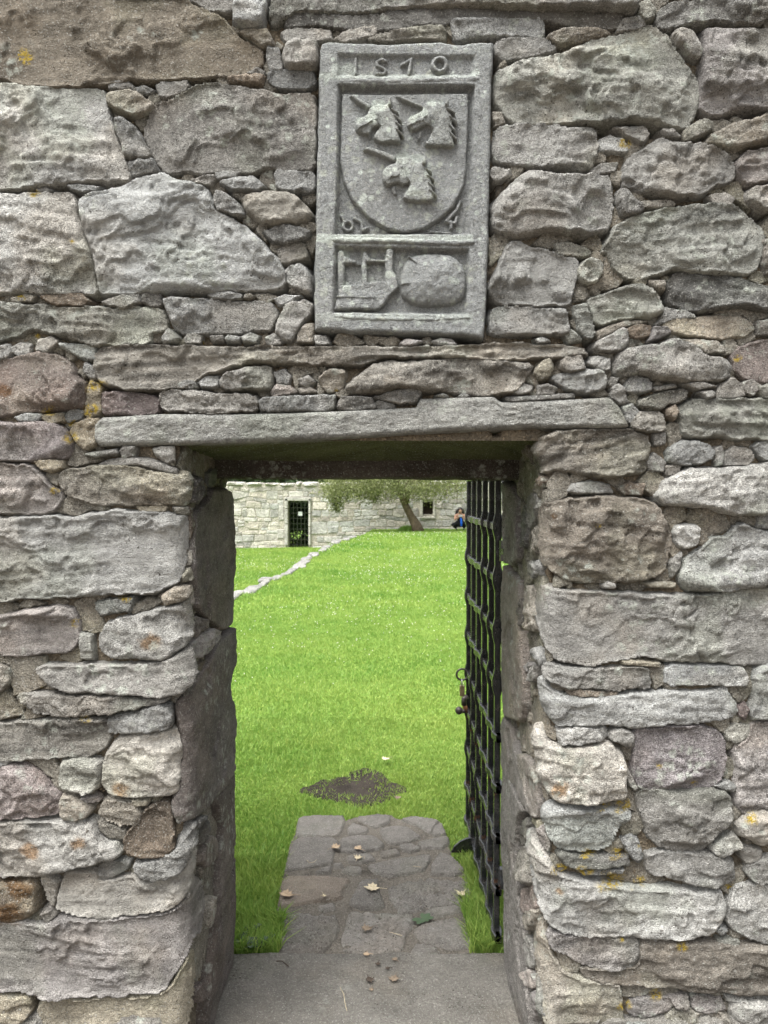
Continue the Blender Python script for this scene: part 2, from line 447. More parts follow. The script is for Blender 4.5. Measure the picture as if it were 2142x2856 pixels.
# ------------------------------------------------------------------ the gateway wall: every stone traced, then built as solid relief
# tile, colour, side (F front face, L wraps round the left corner, R round the right corner), outline
STONES = """
T1 o F -60,-60 200,-30 700,-20 960,0 1000,40 1150,90 1200,170 1250,210 1360,260 1350,340 1240,390 1100,395 950,410 800,420 640,425 480,450 300,440 100,440 0,400 -60,380
T1 g F 970,-40 1190,-40 1200,60 1150,80 1050,40 980,10
T1 l F 1195,40 1220,-40 1390,-40 1380,20 1340,140 1300,145 1200,125
T1 l F -60,430 0,440 120,450 300,455 525,460 545,530 575,620 600,700 640,790 660,900 655,925 560,930 400,940 250,960 100,975 0,975 -60,970
T1 d F 555,430 600,420 660,425 705,460 690,470 560,462
T1 g F 700,455 740,445 790,465 770,478 705,472
T1 d F 805,440 830,425 960,415 970,440 950,465 850,500 820,490
T1 t F 555,500 580,480 690,475 740,510 790,540 770,570 700,600 650,590 560,550
T1 g F 595,625 640,615 685,640 720,700 775,790 765,810 650,812 630,740 605,690
T1 g F 665,840 790,820 820,880 690,905 668,900
T1 d F 790,540 900,510 1000,450 1080,430 1180,450 1330,470 1450,480 1610,480 1620,560 1620,700 1620,870 1450,875 1380,860 1280,885 1150,885 1070,900 950,880 850,890 800,820 775,760 740,680 760,620
T1 d F 1385,370 1500,358 1610,360 1612,450 1500,460 1420,450 1385,420
T1 b F 1170,400 1260,390 1360,395 1350,440 1260,430 1180,420
T1 g F 1375,245 1430,250 1450,360 1390,355 1375,300
T1 g F 1455,270 1480,215 1630,212 1640,340 1590,360 1470,350 1450,300
T1 g F 1270,380 1330,355 1360,370 1355,390
T1 g F 1110,1000 1150,985 1220,1040 1260,1100 1240,1120 1120,1090 1105,1050
T1 g F 1130,940 1200,915 1300,910 1365,960 1320,980 1200,985
T1 g F 980,930 1050,910 1110,910 1080,950 1000,945
T1 g F 1110,890 1180,882 1230,890 1210,915 1120,920
T1 g F 1415,880 1450,870 1540,885 1615,875 1620,980 1560,990 1430,975
T1 t F 1235,1030 1280,1000 1400,990 1500,1000 1580,1060 1615,1110 1580,1140 1460,1160 1340,1155 1290,1110
T1 g F 345,955 400,950 520,965 500,985 430,995 370,980
T1 g F 190,980 230,970 270,980 260,990 200,992
T11 g F 340,165 380,145 480,150 590,155 600,200 540,210 440,195 360,210
T11 g F 615,200 660,165 760,145 830,140 825,180 740,205 660,215
T11 t F 800,205 860,175 960,160 1060,145 1160,140 1185,170 1180,205 1000,208 850,212
T11 d F 280,80 300,-40 2165,-60 2160,80 2060,60 1690,50 1240,40 880,45 820,60 640,75 420,60 380,95 300,130
T11 k F 350,140 400,70 560,75 740,90 830,65 1240,45 1700,60 2100,70 2090,95 2060,150 1880,150 1700,95 1215,100 1200,130 1000,140 860,165 600,140 450,130
T11 t F 110,160 180,150 270,165 300,230 240,240 190,210
T3 g F 35,110 60,98 200,100 400,100 500,95 515,195 400,185 230,180 120,200 60,210 40,170
T3 g F 995,20 1040,0 1085,50 1080,90 1030,120 1000,80
T3 g F 915,100 1020,88 1025,130 960,155 890,160
T3 d F 1090,100 1130,30 1250,20 1450,-40 1720,-40 1720,80 1660,90 1600,150 1500,110 1350,120 1250,130 1160,165 1100,140
T3 g F 1165,180 1210,165 1265,165 1310,250 1305,310 1250,290 1190,230
T3 q F 1330,150 1400,140 1550,150 1720,150 1720,550 1600,560 1480,570 1390,590 1320,570 1310,480 1325,400 1330,280
T3 g F 260,230 300,205 500,195 540,210 580,255 480,280 330,310 290,310 265,280
T3 t F 530,190 600,160 700,155 830,160 850,175 700,210 590,225
T3 v F 265,360 350,340 450,310 570,290 700,230 850,190 1000,160 1040,130 1090,140 1150,200 1200,280 1260,370 1320,440 1310,540 1260,620 1250,660 1100,640 950,625 800,640 700,640 550,640 380,640 300,600 262,500
T3 t F 245,580 290,580 310,630 260,650
T3 g F 265,680 290,650 550,640 640,665 780,660 785,780 760,860 700,880 550,865 330,850 260,830 245,790
T3 l F 800,720 850,700 920,720 940,770 800,780
T3 l F 870,655 950,660 1020,660 1050,690 1020,735 960,710
T3 g F 1120,670 1170,670 1210,705 1130,700
T3 g F 1225,690 1290,625 1340,615 1380,650 1360,680 1240,725
T3 t F 1340,740 1370,690 1500,640 1720,600 1720,700 1600,740 1500,765 1400,750
T3 q F 1490,830 1560,780 1720,750 1720,930 1650,940 1560,955 1500,900
T3 g F 910,870 960,800 1060,740 1110,705 1180,740 1300,740 1420,770 1470,820 1490,880 1480,930 1380,960 1300,1015 1150,1015 1000,1000 920,960 905,920
T3 l F 235,900 250,865 330,880 340,900 260,930
T3 g F 755,880 810,840 890,840 870,880 790,895
T3 g F 240,1060 300,980 380,910 440,885 530,905 680,910 770,900 840,905 860,960 870,1050 860,1130 830,1190 700,1220 550,1190 390,1220 260,1180 245,1130
T3 d F 890,970 940,1000 1005,1090 990,1110 920,1115 885,1060
T3 t F 1000,1040 1150,1030 1180,1050 1100,1075 1020,1070
T3 g F 1360,1010 1440,990 1490,1020 1470,1055 1380,1045
T3 q F 1550,980 1720,940 1720,1060 1620,1075 1560,1040
T4 v F 800,190 850,120 870,70 960,20 1050,-10 1180,-30 1350,-60 1500,-40 1590,30 1640,100 1635,190 1600,290 1500,310 1300,300 1180,270 1100,310 960,330 870,270 840,200
T4 d F 1640,130 1720,120 1720,300 1650,310 1630,250
T4 g F 330,140 380,135 440,165 520,170 600,210 685,220 680,330 660,400 640,470 560,470 430,470 280,455 220,400 240,330 290,240
T4 v F 575,150 640,140 750,185 745,205 660,210 590,190
T4 l F 690,290 710,240 760,222 820,270 790,350 730,350 690,310
T4 k F 1150,400 1145,350 1180,300 1300,290 1480,310 1720,390 1720,480 1640,490 1500,475 1380,490 1250,490 1150,450
T4 t F 970,340 1000,320 1040,330 1030,355 980,355
T4 t F 1050,340 1130,340 1130,380 1080,370
T4 v F 740,430 830,400 940,360 1060,365 1120,430 1120,500 1060,530 930,540 790,565 750,480
T4 v F 655,470 730,450 750,520 775,610 760,635 700,620 670,540
T4 g F 235,520 260,475 400,475 560,485 630,490 640,600 600,615 460,615 240,615
T4 g F 1110,530 1140,480 1250,500 1290,525 1200,530 1080,565
T4 t F 1110,560 1200,530 1350,525 1500,520 1560,545 1590,590 1540,620 1400,635 1250,620 1180,600
T4 g F 1600,550 1720,530 1720,610 1610,610
T4 b F 945,590 990,570 1060,565 1065,620 1010,630 950,620
T4 q F 1070,575 1140,575 1160,605 1060,655 1045,650
T4 g F 765,680 810,640 930,580 940,640 920,690 800,700
T4 t F 785,600 850,570 930,545 1040,545 1000,560 900,580 790,640
T4 g F 620,620 650,590 700,640 640,655
T4 g F 465,640 500,630 540,650 480,660
T12 c F -905,190 -870,150 -740,132 -400,140 0,140 300,140 700,145 1000,140 1200,135 1400,125 1690,125 1920,150 1950,190 1800,200 1640,210 1400,215 1250,200 1000,210 760,200 700,235 500,260 420,240 0,235 -100,250 -180,290 -250,300 -390,380 -500,390 -700,400 -850,360 -900,280
T12 c F 550,370 600,320 700,250 800,230 1000,220 1250,210 1400,225 1600,230 1640,260 1580,330 1520,400 1400,420 1260,415 1100,400 980,400 950,380 850,380 760,410 650,425 560,410
T12 g F 90,90 130,75 180,100 170,125 110,130
T12 g F 370,80 430,80 450,125 380,130
T12 q F 865,120 900,95 990,110 950,135 880,138
T12 q F 1050,110 1100,95 1160,100 1190,130 1080,132
T12 g F 130,290 190,275 230,310 210,350 150,345
T12 g F 280,330 330,310 365,345 330,370 290,360
T12 q F 120,400 150,360 220,365 260,400 220,415 130,420
T12 g F 275,385 340,375 380,400 290,405
T12 t F 390,330 430,275 540,275 550,320 520,390 430,405
T12 g F 1070,425 1110,412 1135,425 1120,433
T12 g F 1205,425 1230,408 1260,425 1220,432
T2 r F 520,925 560,915 700,915 815,935 820,1000 790,1025 600,1025 525,1030
T2 g F 820,930 850,900 1000,905 1180,925 1260,915 1330,935 1330,1010 1200,1020 1000,1020 840,1005
T12 g F 50,450 80,430 300,420 480,425 480,490 420,510 200,515 60,520
T12 d F 505,490 525,430 700,435 720,490 650,505 520,500
T12 g F 715,470 740,450 830,475 830,495 740,500
T12 g F 700,435 850,395 950,380 985,400 960,460 870,470 780,455
T2 g F 1130,850 1160,820 1270,790 1390,775 1405,860 1390,895 1220,905 1140,880
T2 g F 1025,860 1060,835 1120,830 1120,880 1040,880
T2 d F 915,870 960,850 1010,860 1015,885 930,888
T2 l F -60,-106 0,-106 200,-101 370,-116 395,-76 405,14 440,120 470,220 490,290 490,400 440,405 300,405 100,400 0,405 -60,405
T2 l F 410,-60 440,-90 560,-130 640,-150 700,-180 790,-210 840,-215 900,-180 1060,-140 1080,-80 1110,-10 1220,40 1290,80 1370,160 1430,230 1465,300 1475,365 1400,380 1250,390 1050,400 800,395 600,410 520,415 505,330 490,260 460,150 420,30
T2 d F 1350,90 1420,65 1540,65 1600,90 1580,120 1480,155 1400,145
T2 g F 1430,180 1500,150 1560,140 1590,210 1530,230 1450,250
T2 l F 1465,280 1500,255 1550,250 1605,330 1600,400 1560,390 1480,350
T2 l F 1410,430 1460,410 1540,415 1500,450 1440,460
T2 g F 1405,600 1480,450 1540,450 1570,435 1605,470 1590,520 1540,570 1500,650 1460,640
T2 t F 1530,610 1570,560 1610,560 1610,650 1530,655
T2 g F 1060,410 1150,395 1250,410 1240,430 1100,435
T2 g F 840,440 900,430 1100,440 1390,450 1420,500 1410,590 1300,600 1100,610 920,610 880,540
T2 d F 730,410 790,390 835,400 830,470 780,475 735,450
T2 g F 530,450 620,420 720,415 725,450 640,485 560,465
T2 b F 210,420 280,405 420,410 460,440 430,460 280,465
T2 t F 60,430 130,410 190,420 170,450 70,450
T2 v F -60,450 0,450 200,465 350,475 600,480 740,475 830,485 860,540 850,590 770,600 775,660 620,665 480,665 380,640 250,610 160,590 0,650 -60,650
T2 g F 840,630 870,590 930,635 910,655 845,658
T2 g F 950,640 970,612 1040,612 1030,660 960,660
T2 g F 1080,625 1150,620 1150,650 1100,650
T2 g F 1160,640 1180,620 1240,630 1230,655 1170,655
T2 g F 1245,630 1290,612 1335,625 1320,660 1260,655
T2 g F 1370,630 1410,615 1460,650 1400,665 1375,655
T2 l F 60,680 100,660 155,665 150,710 100,725 65,705
T2 l F -30,680 40,665 60,690 50,730 -30,745
T2 l F 185,690 200,640 260,625 300,650 240,700
T2 l F 300,660 400,660 490,665 490,740 440,750 350,700
T2 s F -60,760 0,740 80,735 190,710 300,720 370,770 400,830 450,880 440,990 360,1000 150,1005 0,1030 -60,1030
T2 g F 440,760 490,790 510,840 470,850 430,800
T2 y F 440,1020 450,930 470,850 520,890 525,1010 510,1030 450,1040
T2 g F 75,1040 130,1020 210,1030 200,1055 100,1060
T2 y F 215,1030 330,1020 340,1060 260,1075 220,1050
T2 g F 335,1040 370,995 430,1010 420,1050 350,1065
T2 y F 370,1080 440,1050 515,1040 505,1130 490,1190 440,1215 380,1160 365,1110
T2 p F -60,1065 0,1065 200,1065 310,1075 360,1130 370,1200 360,1250 200,1255 0,1260 -60,1260
T2 g L 440,1230 600,1205 610,1225 500,1245
T2 g L 620,1215 650,1185 700,1190 690,1240 640,1250
T2 l L 780,1200 830,1190 890,1195 900,1260 860,1275 800,1240
T5 y L 225,110 260,100 400,105 410,150 320,180 270,160
T5 q L -60,130 0,130 200,130 260,190 310,250 400,310 400,360 330,440 150,450 -60,430
T5 g L 640,130 700,100 850,90 950,95 1140,160 1130,190 1050,170 900,130 760,125
T5 t L 380,190 420,165 620,135 760,135 900,140 1050,180 1130,200 1180,170 1250,200 1235,390 1080,390 900,390 620,385 480,340 410,310 375,240
T5 l L -60,475 200,465 370,455 480,475 600,440 800,425 1060,430 1130,450 1205,470 1200,700 1165,870 1060,920 950,965 700,950 450,980 150,990 0,1005 -60,1005
T5 y L 880,395 1070,400 1060,425 900,430
T5 g L 1110,405 1200,400 1205,450 1130,440
T5 m L 1215,400 1260,410 1270,560 1240,620 1215,580
T5 t L 1215,690 1240,675 1265,740 1210,780
T5 t L 1170,850 1200,810 1250,800 1290,820 1230,870 1180,880
T5 t L 1040,980 1120,920 1220,910 1240,960 1150,1010 1060,1030
T5 q L 1245,930 1275,900 1280,1020 1255,1040
T5 g L 610,1020 640,1000 855,985 840,1070 650,1090 620,1060
T5 q L -60,1090 0,1110 60,1090 250,1050 400,1035 480,1070 510,1170 510,1260 440,1340 270,1340 120,1360 -60,1340
T5 l L 630,1240 680,1150 760,1110 850,1100 1060,1050 1240,995 1270,1050 1265,1200 1200,1270 1080,1380 900,1380 730,1370 650,1330
T5 g L 520,1220 590,1225 600,1380 530,1370
T5 q L 1270,1100 1365,1130 1360,1170 1300,1230 1255,1220
T5 q L 1270,1290 1330,1210 1400,1180 1410,1250 1360,1330 1280,1370 1250,1340
T5 t L -60,1420 0,1415 50,1450 50,1530 0,1590 -60,1600
T5 b L 1270,1440 1350,1380 1370,1420 1300,1480 1270,1480
T5 k L 1170,1560 1270,1490 1240,1590 1170,1640
T6 g L 225,30 300,-20 800,-10 1060,-40 1240,-150 1245,0 1200,70 1130,170 1000,180 600,155 440,170 330,110
T6 g L 100,190 280,160 430,175 600,165 1000,190 1110,190 1060,220 800,260 700,290 560,310 250,300 180,250
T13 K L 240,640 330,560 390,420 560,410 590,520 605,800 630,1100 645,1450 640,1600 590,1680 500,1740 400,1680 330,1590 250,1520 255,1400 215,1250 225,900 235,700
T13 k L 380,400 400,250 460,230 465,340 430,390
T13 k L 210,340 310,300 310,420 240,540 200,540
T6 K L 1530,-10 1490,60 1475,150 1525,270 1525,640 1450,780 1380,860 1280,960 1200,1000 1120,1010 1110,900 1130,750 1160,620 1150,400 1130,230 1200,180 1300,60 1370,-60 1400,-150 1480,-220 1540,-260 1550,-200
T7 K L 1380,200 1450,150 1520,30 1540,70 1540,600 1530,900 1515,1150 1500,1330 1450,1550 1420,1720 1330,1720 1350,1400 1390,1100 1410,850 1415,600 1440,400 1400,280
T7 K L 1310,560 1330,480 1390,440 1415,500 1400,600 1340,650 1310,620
T7 t L 1370,830 1395,860 1385,980 1350,1050 1345,950
T7 r L 1290,1440 1320,1390 1355,1440 1340,1500 1310,1510
T7 k L 1270,380 1320,320 1340,420 1300,520 1285,480
T6 c L -60,370 0,360 100,355 350,340 550,320 690,330 710,420 680,530 600,575 420,575 250,590 100,600 -60,590
T6 g L 700,330 760,290 900,265 1100,220 1120,300 1110,360 1060,400 900,410 730,425 705,390
T6 w L 665,600 690,540 760,460 870,420 1060,410 1140,400 1160,560 1150,700 1130,800 1050,830 900,830 730,820 680,790 655,720
T6 w L 390,640 400,590 520,585 650,595 660,650 640,780 560,800 430,800 385,730
T6 p L -60,660 0,640 150,640 260,700 330,780 390,830 385,940 250,960 100,970 -60,980
T6 t L 400,810 480,820 560,890 600,920 560,960 460,975 395,960
T6 g L -60,600 0,600 60,600 40,630 -60,640
T6 t L 640,930 670,850 760,850 880,890 900,950 880,1010 800,1010 700,980
T6 t L 620,980 720,1000 800,1040 800,1100 710,1100 650,1060
T6 q L 520,850 620,830 640,860 540,870
T6 y L 850,850 960,850 950,885 870,885
T6 m L 800,1090 850,1040 900,960 950,900 1060,870 1100,880 1120,1050 1115,1160 1070,1220 900,1210 800,1180
T6 l L -60,1000 0,1000 300,985 580,965 610,1000 640,1080 700,1120 760,1130 785,1190 730,1230 600,1260 450,1290 200,1330 -60,1340
T6 g L 630,1250 700,1240 840,1240 820,1300 760,1340 650,1370
T6 g L 860,1240 1000,1230 1120,1180 1180,1090 1260,1010 1285,1050 1260,1160 1200,1240 1140,1310 1060,1350 930,1360 870,1310
T6 b L -60,1380 0,1375 220,1370 250,1400 240,1560 180,1610 60,1640 -60,1610
T6 w L 270,1340 330,1340 380,1380 340,1540 310,1500
T6 q L 260,1590 330,1540 360,1600 310,1640
T7 w L 360,900 400,760 440,680 630,680 640,740 760,720 860,700 950,735 1100,720 1180,620 1270,500 1290,540 1270,700 1180,850 1080,930 880,940 680,985 560,980 380,930
T7 q L -60,1010 100,1010 280,1010 400,970 650,1000 860,970 1080,950 1180,880 1230,720 1330,750 1350,900 1320,1070 1260,1130 1190,1230 1150,1300 1060,1450 850,1460 500,1480 250,1470 100,1440 -60,1460
T7 y L -60,1490 0,1480 200,1480 200,1600 100,1640 -60,1650
T7 g L -60,1660 150,1640 230,1640 240,1720 -60,1720
T7 y L 240,1560 300,1500 600,1500 900,1480 1060,1470 1150,1350 1200,1240 1280,1170 1290,1350 1260,1500 1210,1720 350,1720 280,1650
T4 g F 590,750 620,725 700,720 720,790 640,810 595,790
T4 g F 735,760 790,730 850,740 850,800 800,800
T4 g F 545,840 580,820 700,800 800,795 830,850 820,890 740,910 640,910 590,880
T4 g F 830,870 860,835 890,840 880,880 850,890
T4 g F 860,760 900,700 1000,680 1120,660 1190,635 1280,680 1330,725 1450,735 1475,790 1440,845 1300,855 1200,865 1080,840 1000,815 920,830 865,830
T4 s F 1480,720 1520,680 1600,650 1720,630 1720,850 1640,860 1550,840 1490,800
T4 t F 1230,640 1400,650 1440,700 1340,715
T4 y F 485,760 530,735 560,770 530,840 480,850 460,810
T4 g F 345,900 400,870 455,880 440,910 370,920
T4 g F 480,880 530,870 580,890 560,920 480,925
T4 d F 320,940 480,932 660,920 665,935 500,950 330,958
T4 l F 850,890 890,865 930,890 940,960 900,970 855,940
T4 g F 935,870 980,825 1070,860 1070,900 1000,915 945,905
T4 g F 1080,890 1180,870 1190,885 1090,900
T4 g F 1220,870 1330,860 1395,880 1300,895
T4 c F 985,960 1050,930 1150,900 1240,895 1250,950 1150,970 1100,1000 1000,995
T4 g F 1310,910 1370,905 1390,930 1340,950
T4 g F 1400,890 1480,835 1530,870 1550,920 1500,940 1400,940
T4 q F 1530,870 1580,845 1620,880 1590,920 1550,910
T4 g F 1610,880 1720,870 1720,940 1640,940
T4 g F 915,990 960,975 995,1010 985,1060 940,1060
T4 c F 965,1060 1010,1010 1110,1010 1140,1100 1080,1115 970,1100
T4 b F 1140,1000 1180,975 1200,1010 1180,1050 1145,1030
T4 v F 1205,1000 1260,955 1400,950 1600,940 1720,960 1720,1140 1600,1150 1500,1155 1400,1130 1300,1145 1225,1130 1220,1060
T4 g F 1080,1130 1130,1125 1135,1170 1085,1180
T4 g F 1145,1210 1200,1170 1310,1160 1380,1200 1370,1250 1300,1280 1150,1275
T4 g F 1390,1200 1425,1190 1430,1280 1395,1290
T4 g F 1440,1220 1480,1190 1560,1200 1590,1240 1560,1280 1440,1285
T4 g F 1580,1180 1720,1150 1720,1260 1620,1250
T8 c R 110,100 140,20 230,-60 330,-90 660,-110 880,-60 900,0 880,170 800,190 620,215 500,200 300,160 200,190 130,140
T8 b R 145,220 190,205 235,235 200,270 150,260
T8 b R 700,290 760,240 860,260 850,320 740,320
T8 g R 880,110 930,60 1000,110 990,170 900,160
T8 g R 1000,140 1100,130 1080,190 1010,190
T8 l R 940,350 990,240 1120,160 1250,150 1400,150 1480,140 1580,120 1620,190 1659,320 1720,400 1600,455 1450,455 1350,430 1250,400 1120,390 1000,390
T8 g R 1590,450 1720,440 1720,530 1600,520
T8 g R 1600,130 1720,90 1720,220 1640,200
T8 B R 150,420 230,380 400,350 600,330 800,350 930,370 970,430 1000,500 1040,580 1020,700 1000,800 900,870 700,880 500,885 360,880 250,800 180,740 170,600 145,500
T8 g R 400,260 520,240 640,260 660,310 450,310 380,300
T8 l R 1050,540 1100,520 1220,520 1210,620 1150,670 1070,650
T8 l R 1100,800 1110,740 1250,650 1300,600 1400,590 1480,500 1560,540 1659,560 1720,620 1720,900 1500,930 1250,940 1120,930 1080,840
T8 g R 1030,760 1100,690 1090,780 1040,850
T8 y R 840,885 1060,890 1060,915 900,915
T8 l R 590,900 620,880 680,885 670,920 600,920
T8 g R 130,1000 150,930 240,925 400,945 600,945 850,955 1050,970 1190,970 1500,930 1720,930 1720,1400 1500,1420 1350,1400 1200,1390 1000,1385 850,1360 700,1385 520,1425 400,1405 300,1390 230,1300 160,1150 120,1050
T8 y R 720,1390 800,1390 965,1405 960,1425 730,1410
T8 g R 230,1420 260,1410 400,1440 560,1445 700,1430 880,1430 905,1550 820,1560 700,1575 500,1560 380,1565 280,1520 230,1470
T8 l R 1000,1440 1050,1415 1300,1430 1500,1430 1520,1500 1510,1545 1300,1545 1000,1545
T8 g R 1570,1460 1620,1410 1720,1400 1720,1760 1560,1770 1540,1720 1570,1600
T9 b R 360,140 500,145 690,160 680,185 500,185 380,175
T9 l R 180,90 200,80 240,130 330,180 500,190 700,185 900,165 1100,165 1280,160 1370,120 1410,180 1460,270 1440,310 1300,350 1100,360 850,380 600,370 420,385 290,370 230,290 180,180
T9 l R 300,400 450,385 600,390 630,430 600,465 430,490 330,495 310,450
T9 g R 630,420 700,390 790,400 790,520 690,490 640,460
T9 w R 130,430 150,380 230,480 330,510 500,510 650,480 700,530 740,630 740,720 755,800 730,850 600,860 400,880 290,850 240,780 190,660 140,520
T9 p R 790,600 800,420 830,395 1000,390 1150,375 1300,390 1370,440 1395,520 1385,650 1350,730 1280,770 1150,780 950,780 820,780 780,690
T9 r R 1470,270 1510,235 1530,270 1500,340 1475,310
T9 v R 1390,420 1450,370 1540,380 1530,440 1440,490 1400,470
T9 q R 1430,520 1540,450 1560,360 1720,340 1720,900 1600,910 1500,950 1460,890 1450,700 1470,640
T9 g R 1310,760 1400,740 1450,760 1440,800 1370,790
T9 g R 740,690 760,670 820,770 800,790 760,750
T9 g R 810,800 870,785 1100,785 1300,780 1380,800 1420,830 1425,960 1380,1020 1310,1060 1270,1150 1200,1185 1070,1180 970,1160 890,1090 850,990 820,900
T9 l R 210,960 240,870 350,890 500,910 650,910 780,935 740,980 690,1020 660,1090 640,1150 550,1170 400,1185 310,1160 260,1090
T9 g R 710,1110 770,1070 820,1110 845,1220 820,1250 780,1220
T9 d R 300,1200 330,1180 400,1210 600,1215 760,1220 760,1270 640,1285 420,1285 350,1260
T9 d R 430,1300 600,1300 730,1300 720,1320 560,1330 470,1330
T9 g R 870,1210 960,1190 1100,1190 1270,1180 1400,1220 1445,1250 1430,1370 1330,1395 1200,1385 1040,1360 930,1330 880,1300
T9 l R 1285,1140 1330,1100 1430,1060 1490,1130 1400,1180 1340,1210 1300,1190
T9 w R 1440,1000 1500,960 1530,930 1720,920 1720,1130 1600,1150 1530,1100 1460,1070
T9 g R 1470,1160 1530,1150 1620,1190 1600,1240 1520,1260 1480,1200
T9 g R 1510,1290 1600,1240 1720,1220 1720,1380 1560,1380
T10 l R 95,450 110,390 180,520 250,620 300,690 400,720 560,750 720,775 900,785 1150,790 1350,785 1385,870 1385,950 1340,1020 1270,1075 1150,1095 1000,1095 700,1080 450,1090 330,1060 240,1000 200,900 130,740 100,600
T10 l R 1420,880 1440,790 1500,765 1720,760 1720,1150 1600,1130 1450,1070 1400,1000
T10 l R 1310,1050 1350,1025 1400,1060 1360,1085
T10 q R 230,1060 330,1080 450,1095 700,1090 830,1110 830,1270 700,1310 480,1290 380,1220 280,1180
T10 B R 840,1130 900,1100 1200,1120 1480,1150 1659,1160 1720,1180 1720,1460 1500,1460 1300,1440 1100,1420 800,1400 600,1390 480,1360 450,1290 700,1310 830,1290
T10 g R 905,1100 980,1080 1040,1150 1000,1165 930,1140
T10 g R 1200,1140 1330,1150 1330,1200 1220,1210
T10 g R 1340,1120 1470,1130 1470,1180 1350,1190
T10 t R 115,1100 140,1020 210,1010 240,1110 280,1220 340,1330 480,1370 620,1390 710,1410 720,1600 730,1720 250,1720 210,1550 180,1420 150,1300
T10 q R 760,1520 850,1490 1050,1500 1050,1550 900,1610 770,1600
T10 q R 1020,1480 1140,1470 1140,1540 1050,1530
T10 q R 1170,1480 1350,1490 1380,1560 1250,1580 1170,1540
T10 l R 1420,1560 1450,1500 1720,1510 1720,1720 1440,1720
T10 t R 990,1640 1040,1560 1150,1560 1400,1600 1410,1720 1000,1720
T10 g R 750,1640 980,1640 980,1720 750,1720
T10 l R 1390,1480 1500,1480 1490,1515 1400,1510
T10 s R 50,850 60,780 110,770 170,860 185,930 130,970 70,930
T15 y R 365,290 380,275 470,340 490,380 460,490 410,430
T15 q R 465,430 510,390 590,500 575,590 500,520
T15 k R 260,480 290,310 340,260 355,300 340,520 280,540
T15 t R 250,700 270,560 310,535 350,580 365,750 380,910 300,870 260,810
T15 t R 320,1260 330,1180 470,1190 480,1220 400,1290 365,1340
T15 g R 325,1530 340,1390 365,1375 400,1590 415,1720 360,1690
T15 q R 320,1740 350,1690 400,1740 460,1850 440,1950 370,1880
T15 q R 370,1980 460,1960 470,2200 350,2180
T15 g R 450,1860 470,1800 510,1900 540,2100 600,2200 490,2200
T14 g R 315,600 330,470 400,460 420,560 390,700 360,780 325,730
T14 k R 265,740 290,570 310,560 325,800 310,980 270,930
T14 g R 330,1150 345,1095 400,1110 405,1200 370,1250 335,1220
T14 g R 415,1130 460,1095 490,1150 470,1230 420,1200
T14 t R 315,1370 345,1320 390,1350 385,1500 415,1620 410,1740 360,1740 320,1680
T14 k R 280,1500 305,1410 315,1700 285,1690
T14 g R 395,1950 430,1910 520,2000 520,2090 440,2030
T14 q R 325,2090 350,2030 380,2060 360,2120
T14 g R 360,2130 400,2050 420,2110 400,2212 360,2212
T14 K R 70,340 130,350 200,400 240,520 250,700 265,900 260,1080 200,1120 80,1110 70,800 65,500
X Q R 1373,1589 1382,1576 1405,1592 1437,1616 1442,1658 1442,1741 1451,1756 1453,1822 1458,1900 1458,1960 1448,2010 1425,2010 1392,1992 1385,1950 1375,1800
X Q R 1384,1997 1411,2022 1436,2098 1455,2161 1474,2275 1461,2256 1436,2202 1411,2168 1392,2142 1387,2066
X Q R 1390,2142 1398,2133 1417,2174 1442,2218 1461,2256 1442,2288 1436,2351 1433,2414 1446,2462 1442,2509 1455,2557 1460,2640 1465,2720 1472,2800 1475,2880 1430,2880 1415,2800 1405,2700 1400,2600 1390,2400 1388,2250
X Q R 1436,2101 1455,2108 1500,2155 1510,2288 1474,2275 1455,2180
"""
# base colours of the stones (alpha = strength of the bedding bands)
SC = {'g': (0.273, 0.264, 0.244, .25), 'l': (0.377, 0.369, 0.346, .3), 'd': (0.203, 0.197, 0.182, .2), 'k': (0.133, 0.128, 0.116, .3),
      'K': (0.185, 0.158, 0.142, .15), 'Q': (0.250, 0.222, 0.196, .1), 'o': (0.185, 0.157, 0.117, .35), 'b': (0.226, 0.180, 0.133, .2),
      't': (0.290, 0.261, 0.215, .3), 'y': (0.336, 0.296, 0.220, .2), 'w': (0.418, 0.389, 0.342, .4), 'p': (0.285, 0.247, 0.240, .15),
      'q': (0.307, 0.278, 0.258, .45), 'r': (0.178, 0.140, 0.130, .1), 's': (0.215, 0.175, 0.155, .1), 'm': (0.133, 0.102, 0.072, .2),
      'v': (0.273, 0.269, 0.235, .5), 'c': (0.232, 0.209, 0.174, .7), 'B': (0.215, 0.188, 0.153, .45)}

# stains and lichen that the photograph shows: tile, x, y, radius (tile pixels)
YELLOW = [('T9', 650, 1365, 85), ('T9', 815, 1385, 45), ('T9', 490, 1300, 70), ('T9', 690, 1195, 60), ('T9', 500, 1195, 50), ('T9', 720, 890, 60), ('T9', 600, 895, 50), ('T9', 840, 1140, 22), ('T9', 330, 1290, 50),
          ('T3', 930, 735, 40), ('T2', 205, 618, 26), ('T1', 165, 1005, 40), ('T1', 345, 1260, 18), ('T2', 490, 880, 60), ('T2', 470, 1000, 50), ('T2', 240, 1010, 40), ('T2', 370, 1070, 22), ('T2', 345, 1150, 55), ('T2', 100, 430, 26),
          ('T5', 800, 990, 40), ('T5', 480, 1140, 50), ('T5', 345, 300, 40), ('T5', 280, 1570, 20), ('T9', 980, 620, 26), ('T9', 1190, 740, 26), ('T9', 1570, 950, 60), ('T10', 730, 1105, 24), ('T10', 1130, 1145, 40), ('T10', 740, 1540, 50), ('T10', 930, 1470, 60),
          ('T12', 495, 390, 16), ('T4', 1510, 735, 30), ('T2', 1065, 650, 22), ('T1', 130, 290, 60), ('T10', 1400, 780, 30), ('T8', 615, 520, 18), ('T6', 520, 320, 40)]
